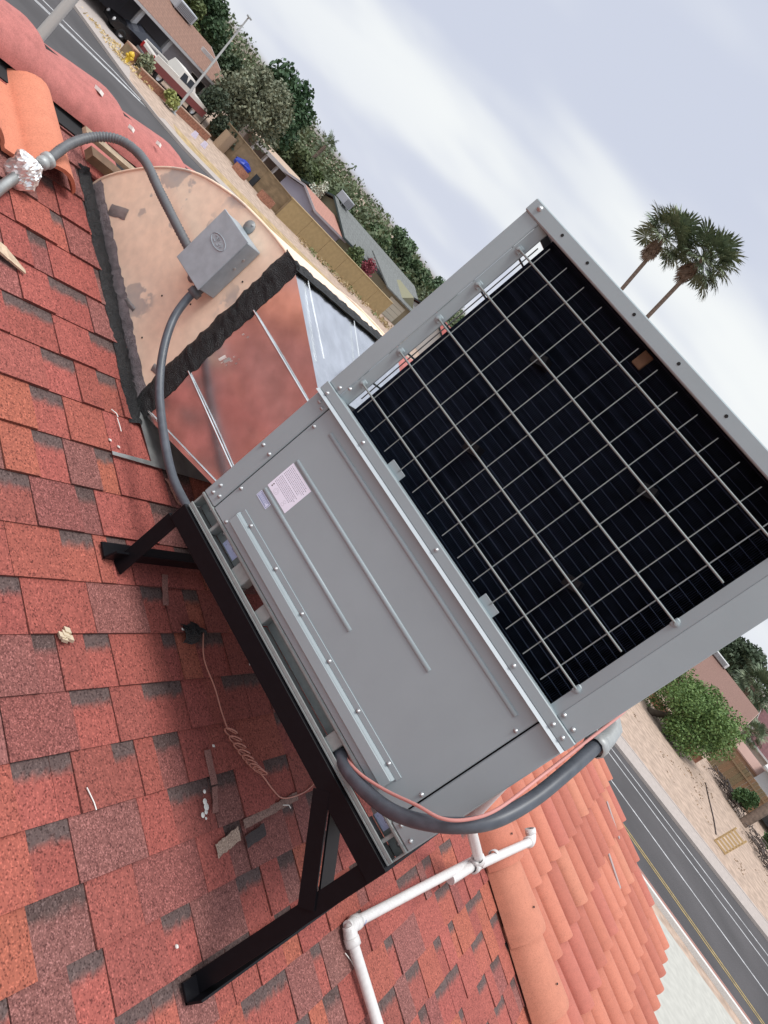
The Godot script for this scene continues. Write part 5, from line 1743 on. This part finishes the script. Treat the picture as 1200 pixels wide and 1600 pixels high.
	shrub("green_shrub", "tall green shrub beside the crimson bougainvillea", Vector3(-39.4, G, -53.2), Vector3(0.9, 1.8, 1.3), Color(0.07, 0.10, 0.04), 220, 0.16)
	shrub("white_blossom_shrub", "pale blossoming shrub between porch and olive gable", Vector3(-47.0, G, -53.4), Vector3(0.8, 2.6, 1.1), Color(0.40, 0.42, 0.36), 160, 0.14)
	for q in [[-43.8, -37.6, 1.2, "dark clipped bush behind the end of the brick garden wall"], [-43.2, -39.0, 0.9, "small dark bush before the tall wooden box"]]:
		shrub("dark_bush", q[3], Vector3(q[0], G, q[1]), Vector3(1.2, 1.5, 1.3) * q[2], Color(0.035, 0.05, 0.03), 260, 0.15)
	shrub("agave", "spiky grey green agave beside the yellow hydrant", Vector3(-42.4, G, -31.0), Vector3(0.7, 0.75, 0.7), Color(0.17, 0.19, 0.12), 110, 0.14)
	shrub("agave", "green shrub at the foot of the thin street lamp", Vector3(-40.0, G, -31.7), Vector3(0.6, 0.6, 0.6), Color(0.19, 0.21, 0.07), 110, 0.14)
	# trees on the left
	tree("olive_tree", "big grey green feathery tree in front of the brown roofed house", Vector3(-46.0, G, -42.2), Vector3(-45.8, 2.5, -41.6), Vector3(3.0, 3.0, 3.5), Color(0.125, 0.14, 0.095), 22, 420, 0.17, "", 0.45)
	tree("dark_tree", "dense dark green tree behind the grey green feathery tree", Vector3(-54, G, -51.2), Vector3(-54, 3.4, -50.6), Vector3(3.4, 3.6, 4.0), Color(0.028, 0.062, 0.026), 20, 380, 0.26)
	tree("dark_tree", "dark rounded tree showing above the brown roof ridge", Vector3(-66, G, -49.5), Vector3(-66, 2.6, -49.0), Vector3(3.0, 3.0, 4.2), Color(0.03, 0.06, 0.025), 16, 320, 0.26)
	tree("dark_tree", "slim dark tree just beyond the evaporative cooler", Vector3(-62, G, -50.4), Vector3(-62, 2.0, -50.4), Vector3(1.5, 2.4, 1.6), Color(0.032, 0.055, 0.026), 10, 220, 0.22)
	tree("broad_tree", "olive green tree over the far end of the brown roof", Vector3(-62, G, -44.6), Vector3(-62, 2.6, -43.2), Vector3(2.6, 2.4, 3.4), Color(0.075, 0.10, 0.035), 14, 300, 0.26)
	tree("dark_tree", "dark tree at the far side of the neighbour driveway", Vector3(-52, G, -27.5), Vector3(-52, 2.2, -27.6), Vector3(2.8, 2.5, 3.2), Color(0.04, 0.06, 0.025), 14, 300, 0.26)
	var back := [[-58, -59.5, 0.9, 2.0, 3.2, Color(0.055, 0.065, 0.028), "brownish green tree rising behind the porch"],
		[-53, -48.5, 1.0, 1.9, 2.6, Color(0.045, 0.065, 0.03), "low dark tree crowded behind the porch roof"],
		[-53, -55.5, 1.3, 2.1, 2.8, Color(0.06, 0.08, 0.035), "low green tree between porch and olive gable"],
		[-60, -65.0, 1.2, 2.2, 3.2, Color(0.06, 0.085, 0.03), "round green tree behind the olive gable"],
		[-58, -70.5, 1.3, 2.1, 3.0, Color(0.045, 0.075, 0.028), "low green tree behind the grey roof ridge"],
		[-58, -77.5, 2.0, 2.5, 3.6, Color(0.06, 0.10, 0.045), "light green tree behind the middle of the grey roof"],
		[-59, -84.5, 3.4, 2.8, 3.4, Color(0.065, 0.105, 0.055), "tall airy green tree behind the garage gablet"],
		[-56, -88.0, 2.6, 2.8, 3.2, Color(0.05, 0.085, 0.04), "bushy green tree behind the red tiled roof"],
		[-56, -95.5, 3.2, 3.0, 3.6, Color(0.06, 0.10, 0.055), "green tree whose crown ends at the unit's corner post"],
		[-50, -99.0, 3.2, 3.3, 4.0, Color(0.055, 0.095, 0.045), "green tree seen through the coil slit"]]
	for q in back:
		tree("garden_tree", q[6], Vector3(q[0], G, q[1]), Vector3(q[0], q[2], q[1]), Vector3(q[3], q[3] * 0.95, q[4]), q[5], 16, 260, 0.27, "trees beyond the houses", 0.4)
	palm("small fan palm crown between the dark tree and the olive gable", Vector3(-64, G, -68.5), Vector3(-64.0, 4.6, -68.5), 1.7, 16, 0.0, "", 0.2)
	# far greenery that closes the horizon
	V = PackedVector3Array(); C = PackedColorArray()
	for i in 230:
		var az := lerpf(-1.32, 0.42, i / 229.0) + rng.randf_range(-0.01, 0.01)
		var R := rng.randf_range(135.0, 190.0)
		var hh := rng.randf_range(5.2, 7.0)
		leaf_mass(V, C, Vector3(sin(az) * R, G + hh * 0.5, -cos(az) * R), Vector3(3.2, hh * 0.55, 3.2), 210, 0.45, Color(0.07, 0.095, 0.05) * rng.randf_range(0.75, 1.25), 0.4, 1.5)
	for i in 170:
		var az := lerpf(-1.25, -0.30, i / 169.0)
		var R := rng.randf_range(92.0, 125.0)
		var hh := rng.randf_range(3.6, 5.2)
		leaf_mass(V, C, Vector3(sin(az) * R, G + hh * 0.5, -cos(az) * R), Vector3(2.4, hh * 0.55, 2.4), 170, 0.36, Color(0.06, 0.08, 0.04) * rng.randf_range(0.8, 1.2), 0.4, 1.5)
	var tl := part_mesh(self, numbered("far_treeline"), mesh_from(V, C), M.leaf)
	describe(tl, "far band of garden trees closing the view beyond the houses", "treeline")
	tl.set_meta("kind", "stuff")
	# --- tall palms behind the unit
	palm("tall palm with brown skirt, the shorter of the leaning pair", Vector3(-26.7, G, -70.8), Vector3(-30.0, 22.9, -69.4), 3.3, 50, 2.0, "pair of tall palms", 0.19)
	palm("tall palm with brown skirt, the higher of the leaning pair", Vector3(-24.0, G, -71.8), Vector3(-26.6, 24.2, -70.5), 3.5, 52, 2.2, "pair of tall palms", 0.2)
	# --- right: lot with a green tree
	tree("green_tree", "bright green bushy tree on the bare dirt lot", Vector3(1.7, G, -47.4), Vector3(3.3, 1.2, -48.2), Vector3(3.2, 2.5, 2.8), Color(0.085, 0.145, 0.045), 26, 800, 0.10, "", 0.4)
	block_wall("brick_edging", "low brick wall under the bright green tree", Vector3(0.0, G, -51.2), Vector3(5.7, G, -51.0), 4, 0.5, M.brick, shape_mat(0.40, 0.22, 0.16), 0.25)
	h = local_thing("lot_house", "house with weathered pinkish shingle roof behind the bright green tree", "house", Vector3(0, G, -59.5), 0.0)
	r = gable_roof(h, -16.0, 6.5, 0.6, -9.6, 2.0, 4.35, mat(Color(0.37, 0.225, 0.185), 0.95, 0.0, M.grain, 0.5), shape_mat(0.45, 0.3, 0.26))
	gable_walls(h, -15.6, 6.1, 0.0, -9.0, 2.0, 4.15, shape_mat(0.46, 0.34, 0.26))
	window(h, 3.4, 0.8, 0.0, 1.4, 0.9, white_trim)
	cooler("swamp_cooler", "white box cooler on the ridge of the pinkish shingle roof", Vector3(1.9, G + 4.35, -64.2), 0.0, Vector3(1.7, 0.55, 0.9), shape_mat(0.66, 0.67, 0.68))
	h = local_thing("peach_shed", "small peach shed with a white framed window beside the fence", "shed", Vector3(8.6, G, -62.0), 0.0)
	st = ST()
	box(st, Vector3(-1.6, 0, -2.6), Vector3(2.2, 1.75, 0))
	part(h, "wall", st, shape_mat(0.55, 0.36, 0.25))
	st = ST()
	hexa(st, [Vector3(-1.8, 1.72, 0.25), Vector3(2.4, 1.72, 0.25), Vector3(2.4, 2.15, -2.8), Vector3(-1.8, 2.15, -2.8), Vector3(-1.8, 1.82, 0.25), Vector3(2.4, 1.82, 0.25), Vector3(2.4, 2.25, -2.8), Vector3(-1.8, 2.25, -2.8)])
	part(h, "roof", st, shape_mat(0.40, 0.25, 0.21))
	window(h, 0.6, 0.75, 0.0, 0.9, 0.7, shape_mat(0.6, 0.5, 0.42))
	var fe := thing("wood_fence", "brown weathered board fence at the back of the dirt lot", "fence", Vector3(7.0, G, -57.6))
	for k in 17:
		st = ST()
		var x := 6.6 + k * 0.24
		cbox(st, Vector3(x, G, -57.62), Vector3(x + 0.228, G + 1.72 + rng.randf() * 0.05, -57.58), 0.01)
		part(fe, "board", st, shape_mat(0.235 * rng.randf_range(0.85, 1.15), 0.155, 0.085) if k < 6 else fe.get_child(k % 6).material_override)
	st = ST()
	box(st, Vector3(6.6, G + 1.3, -57.57), Vector3(10.7, G + 1.4, -57.53))
	part(fe, "fence_rail", st, shape_mat(0.28, 0.19, 0.11))
	h = local_thing("white_garage", "white outbuilding with dark open garage at the lot's edge", "garage", Vector3(12.4, G, -60.0), -0.15)
	st = ST()
	for q in [[-3.0, -1.6, 0, 2.55, -0.2, 0.0], [1.6, 5.0, 0, 2.55, -0.2, 0.0], [-1.6, 1.6, 1.62, 2.55, -0.2, 0.0], [-3.0, -2.8, 0, 2.55, -4.0, -0.2], [4.8, 5.0, 0, 2.55, -4.0, -0.2], [-2.8, 4.8, 0, 2.55, -4.0, -3.8]]:
		box(st, Vector3(q[0], q[2], q[4]), Vector3(q[1], q[3], q[5]))
	part(h, "wall", st, shape_mat(0.52, 0.53, 0.55))
	st = ST()
	box(st, Vector3(-3.3, 2.55, -4.2), Vector3(5.3, 2.7, 0.3))
	part(h, "roof", st, shape_mat(0.58, 0.57, 0.56))
	st = ST()
	for x in [-1.64, 1.64]:
		box(st, Vector3(x - 0.06, 0, 0.001), Vector3(x + 0.06, 1.68, 0.04))
	box(st, Vector3(-1.58, 1.62, 0.001), Vector3(1.58, 1.72, 0.04))
	part(h, "door_frame", st, white_trim)
	h = local_thing("maroon_roof_house", "distant house with dull maroon roof and white fascia", "house", Vector3(12.0, G, -75.0), 0.25)
	gable_roof(h, -3.6, 9.0, 0.5, -7.5, 2.3, 4.6, mat(Color(0.17, 0.075, 0.08), 0.9, 0.0, M.blot, 1.0), white_trim)
	gable_walls(h, -3.3, 8.7, 0.0, -7.0, 2.3, 4.4, shape_mat(0.5, 0.46, 0.42))
	tree("dark_tree", "dark broad tree far behind the pinkish shingle roof", Vector3(2.6, G, -83), Vector3(2.6, 4.6, -83), Vector3(3.4, 3.0, 3.0), Color(0.04, 0.062, 0.035), 18, 300, 0.26)
	palm("bushy green fan palm behind the pinkish shingle roof", Vector3(5.6, G, -75.5), Vector3(5.8, 4.4, -75.5), 2.5, 46, 0.0, "", 0.3)
	palm("squat fan palm beside the maroon roofed house", Vector3(8.2, G, -72.5), Vector3(8.3, 1.9, -72.5), 1.7, 30, 0.0, "", 0.28)
	palm("thick bare palm trunk with shrubs round its foot at the lot's edge", Vector3(9.9, G, -52.2), Vector3(9.9, 7.5, -52.6), 2.2, 22, 1.2, "", 0.3)
	for q in [[9.0, -52.6, 0.9, "round green shrub left against the thick palm trunk"], [11.4, -51.9, 1.1, "round green shrub on the street side of the thick palm trunk"]]:
		shrub("green_shrub", q[3], Vector3(q[0], G, q[1]), Vector3(0.9, 1.2, 0.9) * q[2], Color(0.055, 0.105, 0.04), 260, 0.14)
	# pile of cut branches
	for q in [[Vector3(7.3, G, -54.8), Vector3(9.3, G, -52.6), 150, "tangled pile of cut grey branches along the fence"], [Vector3(10.2, G, -51.2), Vector3(11.4, G, -47.8), 90, "pile of dry fronds and branches before the palm trunk"]]:
		st = ST(true)
		for i in q[2]:
			var c: Vector3 = q[0].lerp(q[1], rng.randf()) + Vector3(rng.randfn() * 0.35, rng.randf() * 0.5 + 0.06, rng.randfn() * 0.35)
			var d := Vector3(rng.randfn(), rng.randfn() * 0.12, rng.randfn()).normalized() * rng.randf_range(0.3, 0.9)
			tube(st, [c - d * 0.5, c + d * 0.1 + Vector3(0, 0.04, 0), c + d * 0.5], rng.randf_range(0.012, 0.035), 4)
		solo("branch_pile", q[3], "branches", st, mat(Color(0.12, 0.095, 0.085), 0.95, 0.0, M.blot, 2.0))
	# pallet leaning on a stub post
	var pl := local_thing("wooden_pallet", "pale yellow slatted wooden pallet standing on the dirt by the pavement", "pallet", Vector3(7.75, G, -38.9), 0.2)
	var pw := shape_mat(0.62, 0.44, 0.22)
	for k in 7:
		st = ST()
		box(st, Vector3(-0.36, 0.03 + k * 0.155, -0.01), Vector3(0.36, 0.12 + k * 0.155, 0.01))
		part(pl, "slat", st, pw)
	for x in [-0.34, 0.34]:
		st = ST()
		box(st, Vector3(x - 0.03, 0, -0.10), Vector3(x + 0.03, 1.15, -0.011))
		part(pl, "stringer", st, pw)
	st = ST(true)
	tube(st, spline([Vector3(7.5, G + 0.03, -40.4), Vector3(7.3, G + 0.03, -43.0), Vector3(6.9, G + 0.03, -46.2), Vector3(6.6, G + 0.03, -49.0)], 6), 0.03, 6)  # thin dark line on the dirt, drawn as a narrow tube
	solo("dark_line", "thin dark line lying straight across the dirt lot", "hose", st, mat(Color(0.05, 0.035, 0.035), 0.8))
	# gravel and tufts on the lot
	V = PackedVector3Array(); C = PackedColorArray()
	for i in 70:
		leaf_mass(V, C, Vector3(rng.randf_range(-6, 14), G + 0.02, rng.randf_range(-39.5, -57)), Vector3(0.5, 0.03, 0.5), 9, 0.07, Color(0.22, 0.16, 0.11), 0.4, 1.5)
	var gv := part_mesh(self, numbered("leaf_litter"), mesh_from(V, C), M.leaf)
	describe(gv, "scattered twigs and leaf litter on the bare dirt lot", "litter")
	gv.set_meta("kind", "stuff")

# ---------------------------------------------------------------- sky
func sky_image() -> Image:
	var w := 1024
	var h := 512
	var im := Image.create(w, h, false, Image.FORMAT_RGBF)
	var n1 := FastNoiseLite.new(); n1.seed = 14; n1.frequency = 1.0; n1.fractal_octaves = 5
	var n2 := FastNoiseLite.new(); n2.seed = 8; n2.frequency = 1.0; n2.fractal_octaves = 4
	var along := Vector2(0.955, -0.296)
	var across := Vector2(0.296, 0.955)
	for y in h:
		var v := PI * (y + 0.5) / h
		for x in w:
			var a := TAU * ((x + 0.5) / w - 0.5)
			var d := Vector3(sin(a) * sin(v), cos(v), -cos(a) * sin(v))
			var c := Color(0.30, 0.26, 0.22)
			if d.y > -0.02:
				var q := Vector2(d.x, d.z) / (maxf(d.y, 0.0) + 0.22)
				var s := Vector2(q.dot(along) * 0.22, q.dot(across) * 0.95)
				var k := n1.get_noise_2d(s.x, s.y + 3.0) * 0.75 + n2.get_noise_2d(s.x * 3.0, s.y * 1.6) * 0.35 + n2.get_noise_2d(s.x * 9.0 + 7.0, s.y * 6.0) * 0.10
				k = smoothstep(-0.28, 0.36, k)
				c = Color(0.550, 0.590, 0.70).lerp(Color(0.81, 0.835, 0.84), k)
				c = c.lerp(Color(0.63, 0.66, 0.745), smoothstep(0.16, 0.0, d.y) * 0.5)
				c = c * (1.0 + 0.7 * smoothstep(0.45, 0.95, d.y))    # an overcast sky is brightest overhead
			im.set_pixel(x, y, c)
	return im

func _ready() -> void:
	# camera: hand held, rolled far to one side
	cam = Camera3D.new()
	cam.name = "camera"
	var yaw := deg_to_rad(-20.741)
	var pitch := deg_to_rad(-13.725)
	var roll := deg_to_rad(51.42)
	var fw := Vector3(sin(yaw) * cos(pitch), sin(pitch), -cos(yaw) * cos(pitch))
	var rt := fw.cross(Vector3.UP).normalized()
	var up := rt.cross(fw)
	var ir := rt * cos(roll) + up * sin(roll)
	var iu := up * cos(roll) - rt * sin(roll)
	cam.transform = Transform3D(Basis(ir, iu, -fw), EYE)
	cam.fov = rad_to_deg(2.0 * atan(800.0 / 1193.95))
	cam.near = 0.05
	cam.far = 2000.0
	add_child(cam)
	cam.current = true
	# overcast sky and a weak, broad sun behind cloud
	var env := Environment.new()
	env.background_mode = Environment.BG_SKY
	var sm := PanoramaSkyMaterial.new()
	sm.panorama = ImageTexture.create_from_image(sky_image())
	var sk := Sky.new()
	sk.sky_material = sm
	env.sky = sk
	env.background_energy_multiplier = 0.71
	env.tonemap_mode = Environment.TONE_MAPPER_LINEAR
	env.tonemap_exposure = 1.6
	env.sdfgi_enabled = true
	env.ssao_enabled = true
	env.ssil_enabled = true
	var we := WorldEnvironment.new()
	we.name = "world_environment"
	we.environment = env
	add_child(we)
	var sun := DirectionalLight3D.new()
	sun.name = "sun"
	sun.light_energy = 0.5
	sun.light_angular_distance = 20.0
	sun.light_color = Color(1.0, 0.99, 0.97)
	sun.shadow_enabled = true
	add_child(sun)
	sun.look_at_from_position(Vector3(4, 39, 9), Vector3.ZERO, Vector3.FORWARD)

	fl.noise_type = FastNoiseLite.TYPE_SIMPLEX_SMOOTH
	fl.seed = 3
	fl.frequency = 0.05
	make_materials()
	M.glass = mat(Color(0.02, 0.023, 0.028), 0.08)
	print("street")
	build_street()
	build_own_house()
	print("unit")
	build_unit()
	build_stand()
	build_duct()
	build_box_and_conduits()
	build_roof_things()
	print("neighbours")
	build_neighbours()
	print("done")
